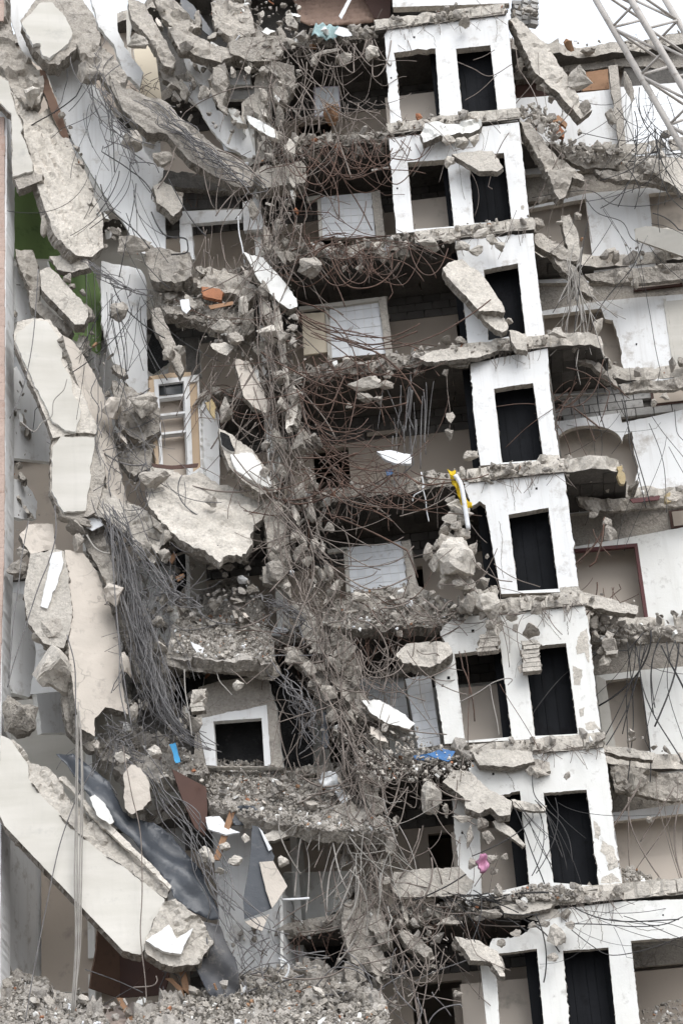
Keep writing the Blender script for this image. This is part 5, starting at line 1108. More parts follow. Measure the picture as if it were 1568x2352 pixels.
for lab, r, lp, y, m in (
    ('cracked concrete beam end with bars left of the brick rubble floor', 3, [(655, -70), (760, -40), (865, -20), (875, 90), (770, 122), (690, 110), (668, 40)], -.15, CB),
    ('broken upper floor corner at the top edge right of the slanting rib', 1, [(960, 0), (1000, -30), (1130, 10), (1165, 150), (1060, 185), (980, 120)], .2, CB),
    ('brownish broken floor piece at the top edge beside the dark door leaf', 1, [(690, -20), (770, -20), (850, 60), (910, 130), (820, 160), (740, 80)], .1, CB),
    ('knobbly concrete piece between the two white wall scraps', 1, [(955, 335), (1030, 290), (1042, 380), (1005, 480), (960, 420)], .1, CB),
    ('rough grey column stump below the roof level stub', 1, [(1235, 275), (1340, 290), (1345, 400), (1300, 480), (1250, 470), (1240, 380)], .2, CB),
    ('massive broken concrete corner left of the cabinet', 3, [(510, 560), (600, 590), (730, 690), (725, 790), (640, 830), (560, 800), (525, 700)], -.2, CB),
    ('dark matted concrete mass left of the cabinet foot', 3, [(520, 800), (640, 830), (700, 810), (690, 960), (610, 1010), (540, 920)], .1, CB),
    ('lumpy broken slab edge right of the big beige panel top', 5, [(380, 30), (480, 60), (505, 200), (565, 300), (490, 335), (440, 240), (385, 150)], -.2, CB),
    ('tilted broken slab piece above the thick cable bundle', 5, [(500, -60), (600, -40), (690, 10), (760, 120), (700, 232), (620, 172), (560, 60)], -.3, CLT),
    ('upright broken slab piece right of the curved slab', 5, [(1190, -110), (1260, -80), (1310, 60), (1330, 250), (1280, 330), (1225, 200)], -.15, CB),
    ('sloping slab piece in the spine beside the conduit bundle', 5, [(1320, 380), (1400, 430), (1500, 600), (1520, 660), (1440, 640), (1345, 520)], -.3, CLT),
    ('broken slab piece hanging over the spine below the white shard', 6, [(-40, 560), (40, 580), (110, 700), (100, 780), (20, 740), (-50, 640)], -.2, CB),
    ('slanting slab piece at the top of the lower spine', 6, [(-60, 720), (30, 740), (120, 830), (190, 950), (120, 960), (20, 860)], -.25, CB),
    ('grey slab piece standing in the lower spine beside the dark room', 8, [(-30, 180), (60, 160), (130, 260), (200, 330), (170, 400), (60, 340)], -.3, CB),
    ('upright grey slab piece in the lowest spine', 8, [(60, 520), (130, 500), (190, 640), (240, 780), (180, 790), (100, 680)], -.2, CB),
    ('slab ledge sagging beneath the white door frame', 3, [(860, 60), (960, 40), (1100, 90), (1180, 150), (1120, 200), (980, 150), (880, 130)], .0, CB)):
    p_ = q(r, lp); u_ = sum(a[0] for a in p_)/len(p_); v_ = sum(a[1] for a in p_)/len(p_)
    slab(lab, p_, Dt(u_, v_, y, random.uniform(-.2, .4), random.uniform(-.5, .1)), .28, mats=m, relief=.1, grid=8, name='broken_slab')
# the rock heap hanging left of the fifth tower doorway
for i, (u_, v_) in enumerate(spline([(1050, 1150), (1035, 1190), (1045, 1240), (1035, 1280), (1060, 1320), (1090, 1370), (1110, 1410), (1120, 1450)], 26)):
    w_ = random.uniform(12, 26); uu = u_+random.gauss(0, 24)
    chunk(uu-w_, v_-w_*.8, uu+w_, v_+w_*.9, random.uniform(-.45, -.15), random.choice(['concrete', 'concrete_light', 'concrete_light']), 'rock in the column hanging below the yellow cloth, %s from top' % nth(i), 'rocks below the yellow cloth')
shard_field('beside the sloping beam at upper left', [(340, 0), (640, 0), (650, 330), (690, 400), (600, 430), (480, 330), (390, 230)], 36, (-.2, .6), (50, 30))
shard_field('along the edge of the upper left white wall', [(180, 60), (260, 130), (330, 230), (400, 330), (380, 380), (290, 290), (210, 170)], 14, (-.1, .5), (50, 15), (8, 20))
shard_field('between the leaning grey slab and the white wall', [(110, 160), (170, 300), (240, 480), (330, 560), (340, 600), (240, 590), (180, 420), (120, 260)], 18, (-.1, .6), (55, 15), (8, 22))
shard_field('under the door frame around the brick rubble floor', [(340, 600), (640, 620), (690, 760), (640, 900), (560, 880), (480, 780), (360, 740)], 34, (-.3, .5), (40, 35))
shard_field('left of the shutter cabinet', [(150, 560), (240, 790), (300, 900), (350, 900), (360, 1120), (270, 1120), (240, 900), (160, 760)], 26, (-.3, .5), (60, 25))
shard_field('around the pale curved slab', [(310, 1080), (640, 1090), (690, 1300), (650, 1430), (560, 1330), (400, 1310), (330, 1200)], 34, (-.1, .6), (30, 30))
shard_field('behind the thick cable bundle', [(250, 1150), (400, 1250), (440, 1480), (440, 1700), (330, 1740), (280, 1720), (290, 1500), (250, 1300)], 60, (-.2, .5), (65, 25))
shard_field('in the broken rooms at the top edge', [(480, -10), (690, -10), (690, 100), (600, 120), (480, 80)], 24, (.1, .8), (30, 40))
slab('grey rubble slope behind the thick cable bundle', q(5, [(400, 230), (560, 320), (640, 460), (720, 560), (780, 640), (800, 760), (700, 800), (620, 720), (560, 560), (480, 420)]), Dt(300, 1440, .5, .1, -.5), .25, relief=.12, grid=8, name='rubble_slope')
slab('rubble ledge left of the black doorway above the membrane', q(5, [(430, 1030), (540, 980), (640, 990), (760, 1040), (900, 1110), (960, 1190), (720, 1240), (560, 1190), (440, 1110)]), Dt(340, 1730, .1, .1, -.8), .3, mats=['rubble_dust', 'concrete_broken', 'concrete'], relief=.12, grid=8, name='rubble_floor')
slab('dark crumbling floor remnant behind the cables left of the doorway', q(5, [(580, 780), (700, 780), (800, 800), (900, 960), (890, 1110), (760, 1040), (640, 990)]), Dt(370, 1640, .7, 0, -.3), .2, mats=['concrete_dark', 'concrete_broken', 'concrete'], relief=.1, grid=9, name='floor_remnant')
rubble_poly_later = q(5, [(430, 1030), (640, 985), (900, 1110), (960, 1190), (720, 1240), (440, 1110)])
shard_field('in the upper rebar spine', [(590, 100), (690, 130), (700, 400), (680, 560), (690, 760), (600, 760), (590, 430)], 30, (-.4, .4), (75, 20), (14, 42), 100, (.2, .38))
shard_field('in the middle rebar spine', [(580, 760), (690, 760), (730, 1000), (760, 1280), (660, 1300), (600, 1050)], 34, (-.5, .2), (75, 20), (14, 42), 100, (.2, .38))
shard_field('in the lower rebar spine', [(660, 1300), (760, 1300), (860, 1640), (900, 1800), (760, 1800), (690, 1500)], 36, (-.5, .2), (65, 20), (14, 42), 100, (.2, .38))
shard_field('at the foot of the rebar spine', [(780, 1800), (900, 1800), (960, 2350), (780, 2350), (770, 2000)], 30, (-.4, .2), (80, 20), (14, 42), 100, (.2, .38))
shard_field('on the bottom rubble heap', [(20, 2270), (250, 2290), (540, 2250), (700, 2230), (840, 2260), (860, 2350), (20, 2350)], 44, (-1.0, -.6), (5, 25), (7, 24), 150)
shard_field('on the rubble floor above the black doorway', [(410, 1420), (480, 1350), (580, 1340), (620, 1480), (520, 1510)], 16, (-.3, .1), (10, 25), (7, 18), 60)
shard_field('on the rubble apron under the black doorway', [(440, 1770), (640, 1775), (780, 1810), (860, 1890), (720, 1900), (500, 1850)], 26, (-.6, -.2), (15, 20), (6, 18), 90)
shard_field('on the rubble bank below the white tiles', [(770, 1380), (900, 1350), (1060, 1390), (1050, 1420), (880, 1440), (770, 1440)], 18, (-.4, .1), (0, 25), (7, 20), 60)
shard_field('on the slope left of the seventh tower storey', [(760, 1560), (900, 1680), (1060, 1740), (1000, 1790), (860, 1780), (770, 1690)], 22, (-.5, .0), (35, 25), (7, 24), 80)
shard_field('in the lowest dark room beside the tower', [(900, 2060), (1100, 2070), (1080, 2180), (1000, 2250), (920, 2220)], 16, (-.3, .2), (20, 30), (7, 22), 60)
shard_field('under the pink pier at the far left', [(20, 560), (60, 570), (70, 740), (60, 1080), (110, 1250), (30, 1250)], 14, (.0, .5), (60, 25), (8, 20), 40)
# toothed hollow-block fragments: short stacks of thin tiles
def block_stack(label, u, v, y, n, w=34, h=9, lean=0., mat='concrete_light'):
    o = empty('block_stack', label, 'block fragment')
    for i in range(n):
        a = u+lean*i+random.uniform(-3, 3); b = v+i*(h+1.2)
        plate('block', [(a, b, .6), (a+w+random.uniform(-5, 5), b-w*.1, .6), (a+w+random.uniform(-4, 4), b-w*.1+h, .6), (a, b+h, .6)], Dy(y+random.uniform(-.03, .03)), .22, [mat, 'concrete', 'concrete'], rough=.8, step=5, parent=o)
block_stack('toothed stack of block slices hanging left of the sixth black doorway', *q(6, [(836, 590)])[0], -.3, 7, w=38, h=9)
block_stack('ridged stack of block slices hanging by the black doorway at left', *q(5, [(872, 812)])[0], -.75, 5, w=30, h=9)
block_stack('short stack of block slices on the white header', *q(6, [(636, 560)])[0], -.42, 4, w=44, h=9, mat='concrete')
block_stack('leaning block slices under the ledge right of the sixth doorway', *q(6, [(1198, 580)])[0], .3, 4, w=26, h=8, lean=4)

# ------------------------------------------------------------------ coloured odds and ends
def scrap(name, label, cat, r, lp, y, mat, th=.02, ro=1.2, a=.2, b=0., wave=None, grid=0):
    p = q(r, lp); u = sum(x[0] for x in p)/len(p); v = sum(x[1] for x in p)/len(p)
    o = plate(name, p, Dt(u, v, y, a, b), th, [mat], rough=ro, step=5, grid=grid, wave=wave); return tag(o, label, cat)
wv2 = lambda u, v: .05*math.sin(u*.35)+.04*math.sin(v*.2+u*.1)
scrap('yellow_cloth', 'torn yellow cloth hanging from the slab above the fifth tower doorway', 'cloth', 4, [(493, 972), (528, 980), (532, 1010), (560, 1080), (604, 1130), (606, 1152), (570, 1150), (545, 1090), (520, 1040), (505, 1000)], -.5, 'yellow_cloth', wave=wv2, grid=5)
w = Wires(); w.add(PA(spline(q(4, [(530, 1000), (555, 1040), (568, 1100), (578, 1167), (590, 1245)]), 20), np.full(20, -.6)), .05, 8)
w.build('white_pipe', 'white_sheet', 'bent white plastic pipe hanging with the yellow cloth', 'pipe')
scrap('pink_cloth', 'pink cloth knot hanging before the seventh storey opening', 'cloth', 8, [(628, 430), (645, 395), (665, 392), (682, 420), (688, 450), (670, 475), (645, 478), (636, 455)], -.5, 'pink_cloth', th=.1, ro=3, wave=wv2, grid=4)
scrap('blue_sheet', 'blue sheet wedged in the rubble above the seventh tower slab', 'sheet', 6, [(395, 1105), (470, 1080), (530, 1092), (500, 1138), (440, 1122)], -.35, 'blue_sheet', b=-.6)
scrap('blue_sheet', 'dull blue sheet end left of the bright blue one', 'sheet', 6, [(340, 1112), (400, 1104), (440, 1120), (400, 1135), (350, 1128)], -.3, 'blue_sheet', b=-.6)
scrap('blue_bag', 'sky blue plastic strip beside the cables left of the black doorway', 'plastic', 5, [(772, 1060), (800, 1052), (812, 1100), (822, 1140), (800, 1145), (788, 1100)], -.6, 'sky_blue_sheet')
scrap('blue_bag', 'blue scrap among rubble in the fourth dark room', 'plastic', 4, [(212, 975), (240, 972), (246, 995), (220, 1000)], -.2, 'blue_sheet')
scrap('white_board', 'white board lying on the rubble of the fourth dark room', 'board', 4, [(172, 890), (235, 885), (330, 905), (330, 945), (260, 945), (210, 925)], -.25, 'white_sheet', th=.06, b=-.6)
scrap('white_sheet', 'white sheet crumpled on the rubble apron under the doorway', 'sheet', 7, [(1448, 50), (1475, 20), (1530, 15), (1545, 70), (1590, 150), (1560, 170), (1520, 100), (1470, 90)], -.3, 'white_sheet', wave=wv2, grid=5)
scrap('white_board', 'white broken board beside the brown timber strip', 'board', 7, [(938, 225), (1000, 220), (1040, 270), (1095, 295), (1030, 305), (950, 280)], -.5, 'white_sheet', th=.05, b=-.4)
scrap('white_board', 'small white chip in front of the top of the cable bundle', 'board', 5, [(400, 30), (455, 20), (470, 60), (420, 85), (395, 70)], -.45, 'white_sheet', th=.04)
scrap('teal_cloth', 'pale teal cloth on the roof edge beside the tower', 'cloth', 1, [(1420, 150), (1440, 110), (1500, 105), (1568, 140), (1540, 165), (1470, 172)], .0, 'teal_cloth', wave=wv2, grid=5, b=-.4)
scrap('white_board', 'white crumpled sheet next to the teal cloth', 'sheet', 2, [(0, 118), (40, 130), (60, 160), (20, 165), (-20, 150)], -.05, 'white_sheet')
scrap('wood_board', 'white plank leaning on the roof edge by the brown sheets', 'plank', 2, [(0, 70), (38, 0), (55, -20), (60, -10), (12, 85)], -.1, 'white_sheet', ro=.3)
scrap('brick_pile', 'red brick panel on the rubble floor below the white door frame', 'brick panel', 3, [(920, 138), (1000, 148), (1018, 165), (1010, 200), (960, 190), (925, 178)], -.25, 'orange_brick', th=.12)
scrap('white_board', 'white crumpled card on the rubble floor near the brick panel', 'card', 3, [(820, 200), (860, 195), (870, 240), (850, 262), (830, 245)], -.35, 'white_sheet')
scrap('wood_board', 'pale wooden strip lying on the brick rubble floor', 'plank', 3, [(950, 225), (1060, 205), (1066, 220), (960, 242)], -.35, 'raw_wood', ro=.4)
scrap('foam', 'torn yellow insulation foam beside the charred lump', 'insulation', 3, [(935, 665), (965, 650), (985, 690), (978, 750), (968, 730), (950, 700)], -.2, 'foam_yellow', th=.06, ro=4)
scrap('foam', 'yellow insulation foam on the broken end of the right slab stub', 'insulation', 4, [(1265, 960), (1290, 955), (1305, 1000), (1300, 1040), (1275, 1020)], .2, 'foam_yellow', th=.1, ro=3)
scrap('foam', 'yellow insulation tuft on the right floor edge below the arch', 'insulation', 4, [(1485, 1090), (1510, 1075), (1515, 1120), (1490, 1125)], .9, 'foam_yellow', th=.1, ro=2)
scrap('red_board', 'dull red panel lying on the floor below the arch', 'panel', 4, [(1325, 1108), (1465, 1090), (1460, 1110), (1340, 1125)], 1.2, 'red_frame', ro=.4, b=-.8)
scrap('brown_board', 'dark rusty plank bridging the foot of the cabinet', 'plank', 3, [(690, 945), (780, 955), (905, 945), (900, 962), (780, 972), (700, 962)], -.3, 'brown_board', ro=.8)
scrap('brown_board', 'orange wooden frame scrap right of the first tower slab', 'timber', 2, [(985, 530), (1000, 522), (1040, 560), (1035, 580), (1000, 550), (960, 555), (955, 545)], .5, 'raw_wood', th=.08, ro=.5)
scrap('orange_brick', 'orange brick piece under the wooden frame scrap', 'brick', 2, [(960, 560), (995, 555), (1030, 600), (1025, 625), (990, 610)], .55, 'orange_brick', th=.12, ro=.6)
scrap('dark_sheet', 'dark blue door leaf hanging in the top left rooms', 'door leaf', 1, [(820, -20), (880, 20), (975, 150), (960, 170), (880, 90), (830, 60)], .4, 'membrane', th=.04)
scrap('dark_sheet', 'dark teal pipe panel in the rebar spine right of the doorway', 'panel', 5, [(1468, 915), (1490, 910), (1500, 1060), (1485, 1080), (1468, 1060)], -.3, 'membrane', th=.08)
scrap('loose_door_leaf', 'cream door leaf left of the third storey tiles', 'door leaf', 3, [(1375, 262, .3), (1490, 255, .3), (1500, 435, .3), (1385, 450, .5)], 1.25, 'cream_door', th=.05, ro=.3, a=0)
scrap('wood_board', 'loose orange timber piece by the dark window left of the curved slab', 'timber', 5, [(765, 215), (790, 185), (806, 192), (785, 235)], -.3, 'raw_wood', th=.06, ro=.4)
scrap('wood_board', 'short orange timber offcut below the dark window', 'timber', 5, [(800, 295), (835, 280), (842, 292), (812, 315)], -.3, 'raw_wood', th=.06, ro=.4)
scrap('white_board', 'hanging torn white paper on the slab edge above the doorway', 'paper', 5, [(868, 590), (900, 605), (930, 620), (915, 665), (895, 640)], -.6, 'white_sheet')
scrap('steel_bar', 'pale steel channel poking out left of the second tower storey', 'steel bar', 2, [(148, 770), (225, 758), (228, 764), (150, 778)], -.2, 'cable_pale', th=.03, ro=0)

# ------------------------------------------------------------------ rubble
def rubble_poly(name, label, loop, plane, n, size=(.009, .06), mats=RUB, lift=.0):
    h = Heap(); us = [p[0] for p in loop]; vs = [p[1] for p in loop]; lp = [p[:2] for p in loop]; k = 0
    while k < n:
        p = (random.uniform(min(us), max(us)), random.uniform(min(vs), max(vs)))
        if not inside(p, lp): continue
        s = size[0]*(size[1]/size[0])**(random.random()**2.0)
        c = plane.hit(*p)-plane.n*(lift+s*.3)
        if random.random() < .3: h.box(c, (s*random.uniform(1, 3), s*random.uniform(.3, 1), s*random.uniform(.15, .4)), rub_mi())
        else: h.add(c, s, rub_mi())
        k += 1
    return h.build(name, mats, label)
rubble_poly('rubble', 'loose grey rubble heaped on the floor above the black doorway', q(5, [(800, 500), (960, 330), (1130, 290), (1200, 440), (1250, 600), (1230, 680), (950, 660), (780, 640)]), Dt(510, 1440, .1, .1, -1.1), 5000)
rubble_poly('rubble', 'spread of grey rubble on the apron under the black doorway', q(5, [(870, 1120), (1240, 1150)])+q(7, [(1320, 20), (1560, 60), (1690, 230), (1780, 285), (1500, 290), (1200, 235), (970, 175), (910, 20)]), Dt(620, 1830, -.1, .1, -1.1), 9000, (.008, .055))
rubble_poly('rubble', 'brick and concrete rubble on the upper left floor', q(3, [(690, 150), (800, 120), (1000, 150), (1160, 260), (1160, 340), (1080, 390), (950, 330), (760, 270)]), Dt(460, 720, .0, .1, -.5), 600)
HP1 = q(7, [(-30, 925), (100, 935), (200, 965), (250, 1010), (300, 1060), (420, 1085), (470, 1120), (520, 1250), (-30, 1250)])
HP2 = q(7, [(560, 1250), (620, 1120), (780, 1060), (900, 1040), (1000, 1000), (1080, 960), (1200, 915), (1300, 900), (1420, 905), (1568, 930), (1680, 990), (1760, 1080), (1800, 1250)])
for lab, hp, u_, v_, n_ in (('rubble heap in the bottom left corner', HP1, 110, 2300, 4500), ('rubble heap at the foot of the white wall and the spine', HP2, 600, 2290, 9000)):
    pl = Dt(u_, v_, -.45, 0, -1.2)
    slab(lab.replace('heap', 'bed')+' under loose stones', hp, pl, .5, mats=['rubble_dust', 'concrete_broken', 'concrete'], relief=.22, grid=9, name='rubble_bed', cat='rubble bed')
    rubble_poly('rubble', lab, hp, Plane(pl.p-pl.n*.06, pl.n), n_, (.009, .07))
slab('pinkish dusty floor between the two bottom rubble heaps', q(7, [(200, 1085), (420, 1090), (800, 1075), (900, 1090), (900, 1300), (200, 1300)]), Dt(270, 2330, -.1, 0, -2.2), .3, mats=['pink_dust', 'concrete_broken', 'concrete'], relief=.05, grid=14, name='dusty_floor', cat='floor')
slab('long flat concrete slab lying left of the cupboard foot', q(7, [(240, 1010), (330, 1030), (460, 1090), (440, 1110), (330, 1085), (245, 1050)]), Dt(170, 2295, -.6, 0, -.6), .12, mats=CB, relief=.04, name='slab_shard')
rubble_poly('rubble', 'rubble bank between the dark rooms below the white tiles', q(6, [(-60, 400), (150, 340), (330, 330), (480, 400), (620, 440), (600, 480), (420, 520), (200, 540), (0, 540), (-80, 520)]), Dt(860, 1390, -.1, .1, -.9), 900)
slab('crusted floor edge of the rubble bank below the white tiles', q(6, [(-60, 410), (150, 350), (330, 340), (480, 410), (620, 450), (600, 480), (420, 515), (200, 535), (0, 540), (-80, 520)]), Dt(860, 1400, .0, .1, -.6), .25, relief=.09, grid=9, name='floor_edge')
rubble_poly('rubble', 'rubble slope in the rebar spine beside the lower tiles', q(6, [(-40, 760), (100, 800), (350, 980), (460, 1080), (620, 1150), (600, 1200), (400, 1230), (100, 1220), (-60, 1000)]), Dt(870, 1690, -.2, .1, -.6), 1300)
rubble_poly('rubble', 'fine rubble on the lowest tower slab', q(8, [(760, 585), (870, 535), (1000, 540), (1090, 580), (1060, 605), (900, 605), (780, 605)]), Dt(1230, 2050, -.1, .05, -.6), 420, (.02, .06))
rubble_poly('rubble', 'rubble pile in the lowest right opening', q(8, [(1380, 1110), (1450, 1080), (1568, 1050), (1680, 1060), (1680, 1250), (1390, 1250)]), Dt(1540, 2320, .9, .1, -.8), 500)
rubble_poly('rubble', 'rubble on the broken floor beneath the top right white room', q(2, [(960, 650), (1100, 645), (1300, 680), (1480, 705), (1568, 712), (1580, 760), (1400, 770), (1230, 740), (1120, 740), (1010, 690)]), Dt(1450, 360, 1.1, .1, .1), 260, (.012, .10))
rubble_poly('rubble', 'rubble on the slab right of the top storey of the tower', q(2, [(805, 500), (900, 480), (990, 560), (1030, 640), (960, 640), (860, 560)]), Dt(1240, 290, .3, .1, -.2), 260, (.015, .12))
rubble_poly('rubble', 'rubble under the floor edge right of the sixth tower storey', q(6, [(1140, 460), (1300, 500), (1480, 530), (1568, 560), (1400, 590), (1250, 600), (1160, 560)]), Dt(1450, 1440, .75, .1, .2), 220, (.012, .11))
rubble_poly('rubble', 'rubble on the ledge left of the black doorway', rubble_poly_later, Dt(340, 1730, .05, .1, -.8), 900)
rubble_poly('rubble', 'rubble in the right end of the lowest tower slab', q(8, [(1290, 470), (1330, 455), (1400, 490), (1480, 520), (1440, 535), (1300, 530)]), Dt(1470, 2020, .2, .05, -.6), 200, (.02, .07))

# rubble crust along every torn floor edge
def edge_rubble(k, x0, x1, yf, n, label, zoff=.16, size=(.02, .15), drop=.25):
    h = Heap()
    for _ in range(n):
        x = random.uniform(x0, x1); s = size[0]*(size[1]/size[0])**(random.random()**1.4)
        dens = hsh(x*1.1, k*4.7)
        if random.random() > .62+1.1*dens: continue
        z = zs(k)+zoff+random.gauss(.02, drop*.5)
        y = yf(x)+random.gauss(.05, .13)
        if z > zs(k)+.3: y = abs(random.gauss(0, .35))+yf(x)+.05; z = zs(k)+.33+s*.3
        h.add(np.array([x, y, z]), s, rub_mi(), (random.uniform(.8, 1.9), random.uniform(.6, 1), random.uniform(.5, 1.)))
    return h.build('edge_rubble', RUB, label)
ORD = ['top', 'second', 'third', 'fourth', 'fifth', 'sixth', 'seventh', 'eighth', 'lowest']
for k in range(-1, 9):
    base = lambda x, k=k: float(np.interp(x, [-15, -11, -9.2, -7.4, -5.5, -3.5], [2.4, 2.3, 2.1, .9, .35, .12]))+.35*hsh(x*.45, k*2.7)+.18*hsh(x*1.3, k*5.1)
    if k < 0:
        edge_rubble(k, -8.2, -3.1, base, 200, 'broken concrete crumbs along the roof level edge of the torn wing'); continue
    edge_rubble(k, -8.2, -2.6, base, 620, 'broken concrete crumbs along the %s torn floor edge of the dark rooms' % ORD[k])
    edge_rubble(k, -2.9, .05, lambda x: -.03, 330, 'crumbs and chips on the %s slab edge of the white tower' % ORD[k], .14, (.015, .1), .2)
    if k < 7: edge_rubble(k, .05, 6, lambda x: float(np.interp(x, [0, .9, 1.3, 2], [.1, .2, 1.4, 1.75])), 110, 'broken concrete crumbs along the %s floor edge of the right wing' % ORD[k])
# ------------------------------------------------------------------ steel: bundles, tangles, single bars
G = 'rebar_grey'; RR = 'rebar_rust'; RB = 'rebar_brown'
# bundles of cable and bar on the left
bundle('cable_bundle', 'dark bars trailing down from the octagonal slab over the white wall', q(1, [(430, 180), (440, 330), (480, 480), (530, 600), (600, 700), (640, 780)]), 34, 16, (-.7, -.45), G, frac=(.3, .8))
tangle('bar_tangle', 'loose bent bars drooping in front of the upper left white wall', [(215, 200, 25, 40, 16), (250, 300, 35, 40, 14), (230, 400, 25, 30, 8), (310, 400, 25, 40, 12), (300, 470, 15, 40, 6)], (-.8, -.4), 'cable_black', (60, 120), (70, 190), .55, .25, (.008, .012))
bundle('cable_bundle', 'grey cables combed along the long sloping beam', q(1, [(640, 440), (760, 540), (880, 640), (1010, 740), (1130, 830), (1190, 900)]), 46, 13, (-.75, -.5), G, frac=(.25, .8))
tangle('bar_tangle', 'spray of bars at the lower end of the sloping beam', [(470, 370, 35, 25, 40), (540, 400, 35, 25, 40), (420, 320, 30, 25, 20)], (-.7, -.3), RB, (0, 110), (40, 130), .4, .2)
bundle('cable_bundle', 'grey cables swept to the right above the green wall', q(3, [(395, 20), (450, 70), (520, 120), (600, 160), (700, 190)]), 30, 8, (-.7, -.5), G, frac=(.5, 1.), jit=4)
tangle('bar_tangle', 'dark bars hanging over the white wall beside the green room', [(245, 690, 20, 30, 16), (290, 700, 25, 30, 16), (320, 690, 15, 30, 10)], (-.75, -.45), 'cable_black', (70, 115), (90, 260), .3, .25, (.008, .012))
bundle('cable_bundle', 'dark wires dropping beside the beige underside', q(3, [(440, 420), (460, 600), (455, 800), (470, 1000), (480, 1167)]), 9, 8, (-.8, -.5), G, frac=(.4, .9))
bundle('cable_bundle', 'thick dark cable bundle sweeping down the middle left', q(5, [(470, -60), (520, 60), (560, 200), (600, 380), (650, 560), (690, 720), (760, 900), (830, 1020), (960, 1100)]), 150, 12, (-.85, -.5), G, frac=(.3, .9), r=(.008, .013))
bundle('cable_bundle', 'second strand of the dark cable bundle nearer the curved slab', q(5, [(500, -40), (600, 120), (690, 280), (780, 380), (870, 440)]), 34, 12, (-.8, -.5), G, frac=(.4, .9))
bundle('cable_bundle', 'cables of the bundle fanning out over the black membrane', q(7, [(560, -120), (680, 20), (800, 180), (880, 330), (960, 470), (1010, 640), (1080, 820), (1180, 960), (1330, 1060)]), 30, 22, (-1.0, -.6), G, frac=(.25, .8))
bundle('cable_bundle', 'cables arching from the membrane to the bottom rubble', q(7, [(900, 420), (1050, 560), (1200, 720), (1300, 860), (1500, 890), (1650, 860)]), 12, 22, (-1.0, -.6), G, frac=(.4, .95))
bundle('cable_bundle', 'bars fallen across the lower left beneath the beige panel', q(5, [(430, 940), (520, 1000), (560, 1100), (640, 1170)]), 26, 18, (-.7, -.4), G, frac=(.3, .8))
bundle('cable_bundle', 'blue grey conduit bundle looping beside the lower rubble floor', q(5, [(1160, 360), (1230, 400), (1320, 450), (1360, 530), (1350, 620)]), 30, 11, (-.6, -.35), G, frac=(.4, .9))
bundle('cable_bundle', 'grey conduits running down the right of the black doorway', q(5, [(1220, 680), (1300, 770), (1380, 870), (1400, 1000), (1380, 1160)]), 36, 14, (-.65, -.35), G, frac=(.3, .8))
tangle('bar_tangle', 'fine bars matted between the cabinet and the curved slab', [(290, 950, 30, 70, 60), (320, 1080, 35, 60, 60), (250, 1000, 30, 60, 20)], (-.6, -.1), G, (20, 160), (30, 110), .9, .15, (.007, .011))
tangle('bar_tangle', 'fine bars matted around the thick cable bundle', [(330, 1280, 35, 60, 70), (380, 1380, 35, 50, 60), (300, 1450, 30, 60, 40), (360, 1550, 30, 50, 40), (300, 1680, 50, 40, 60)], (-.7, -.2), G, (20, 160), (30, 120), .8, .15, (.007, .011))
# the brown spine and curtain
tangle('bar_tangle', 'brown bars hanging from the upper stubs down the middle', [(610, 150, 25, 50, 30), (640, 250, 25, 60, 45), (610, 420, 25, 30, 50), (650, 520, 30, 50, 70)], (-.5, .1), RB, (60, 120), (80, 260), .35, .3)
for i_, (a_, b_) in enumerate(((0, 40), (22, 62), (44, 80), (60, 96))):
    bundle('bar_bundle', '%s stretch of grey brown bars hanging down the rebar spine' % ['topmost', 'upper middle', 'lower middle', 'lowest'][i_], [tuple(p) for p in SP[a_:b_:6]], 70, 32, (-.75, .0), RB, frac=(.15, .45), jit=7, cat='rebar bundle')
tangle('bar_tangle', 'straight brown bars in a sheaf under the white door frame', [(490, 560, 20, 30, 60), (520, 600, 25, 30, 30)], (-.2, .3), RB, (75, 110), (40, 110), .15, .2)
tangle('bar_tangle', 'sheaf of brown bars leaning under the brick rubble floor', [(490, 840, 20, 30, 60), (520, 800, 20, 25, 30)], (-.4, .1), RB, (100, 135), (40, 110), .15, .1)
tangle('bar_tangle', 'brown rebar curtain hanging through the middle of the building', [(600, 760, 35, 60, 120), (640, 900, 35, 70, 170), (650, 1050, 35, 70, 170), (690, 1200, 40, 70, 160), (580, 980, 30, 50, 60)], (-.7, .1), RB, (50, 130), (60, 210), .45, .25)
tangle('bar_tangle', 'matted rebar of the lower spine above the rubble apron', [(740, 1380, 50, 50, 150), (780, 1500, 50, 50, 160), (790, 1640, 45, 55, 190), (800, 1760, 40, 50, 150), (700, 1500, 35, 50, 60), (680, 1640, 30, 50, 60)], (-.7, 0), RB, (30, 140), (50, 170), .7, .2)
tangle('bar_tangle', 'pale dusty rods spilling over the end of the rubble apron', [(800, 1880, 45, 30, 70), (850, 1960, 30, 40, 60), (740, 1880, 40, 20, 30)], (-.8, -.2), 'cable_pale', (0, 140), (40, 150), .5, .2)
tangle('bar_tangle', 'brown rebar hanging in the lowest middle rooms', [(860, 1990, 30, 50, 60), (890, 2120, 35, 50, 60), (930, 2220, 40, 50, 40), (850, 2250, 30, 50, 40), (1010, 2150, 35, 40, 30)], (-.7, .1), RB, (50, 140), (60, 220), .55, .2)
tangle('bar_tangle', 'rusty bars looping over the top dark rooms', [(700, 120, 40, 40, 50), (730, 200, 50, 40, 60), (780, 240, 50, 25, 50)], (-.4, .3), RB, (20, 160), (70, 200), .7, .2)
tangle('bar_tangle', 'rusty mesh drooping under the second floor edge beside the tower', [(760, 330, 50, 12, 50), (820, 335, 40, 12, 50), (740, 420, 50, 40, 12)], (-.4, .3), RR, (-10, 190), (60, 190), .7, .15)
tangle('bar_tangle', 'matted rusty rebar on the third floor edge beside the tower', [(770, 545, 45, 12, 110), (850, 560, 50, 14, 110), (720, 520, 30, 20, 60)], (-.5, .2), RR, (-20, 200), (40, 150), .6, .08)
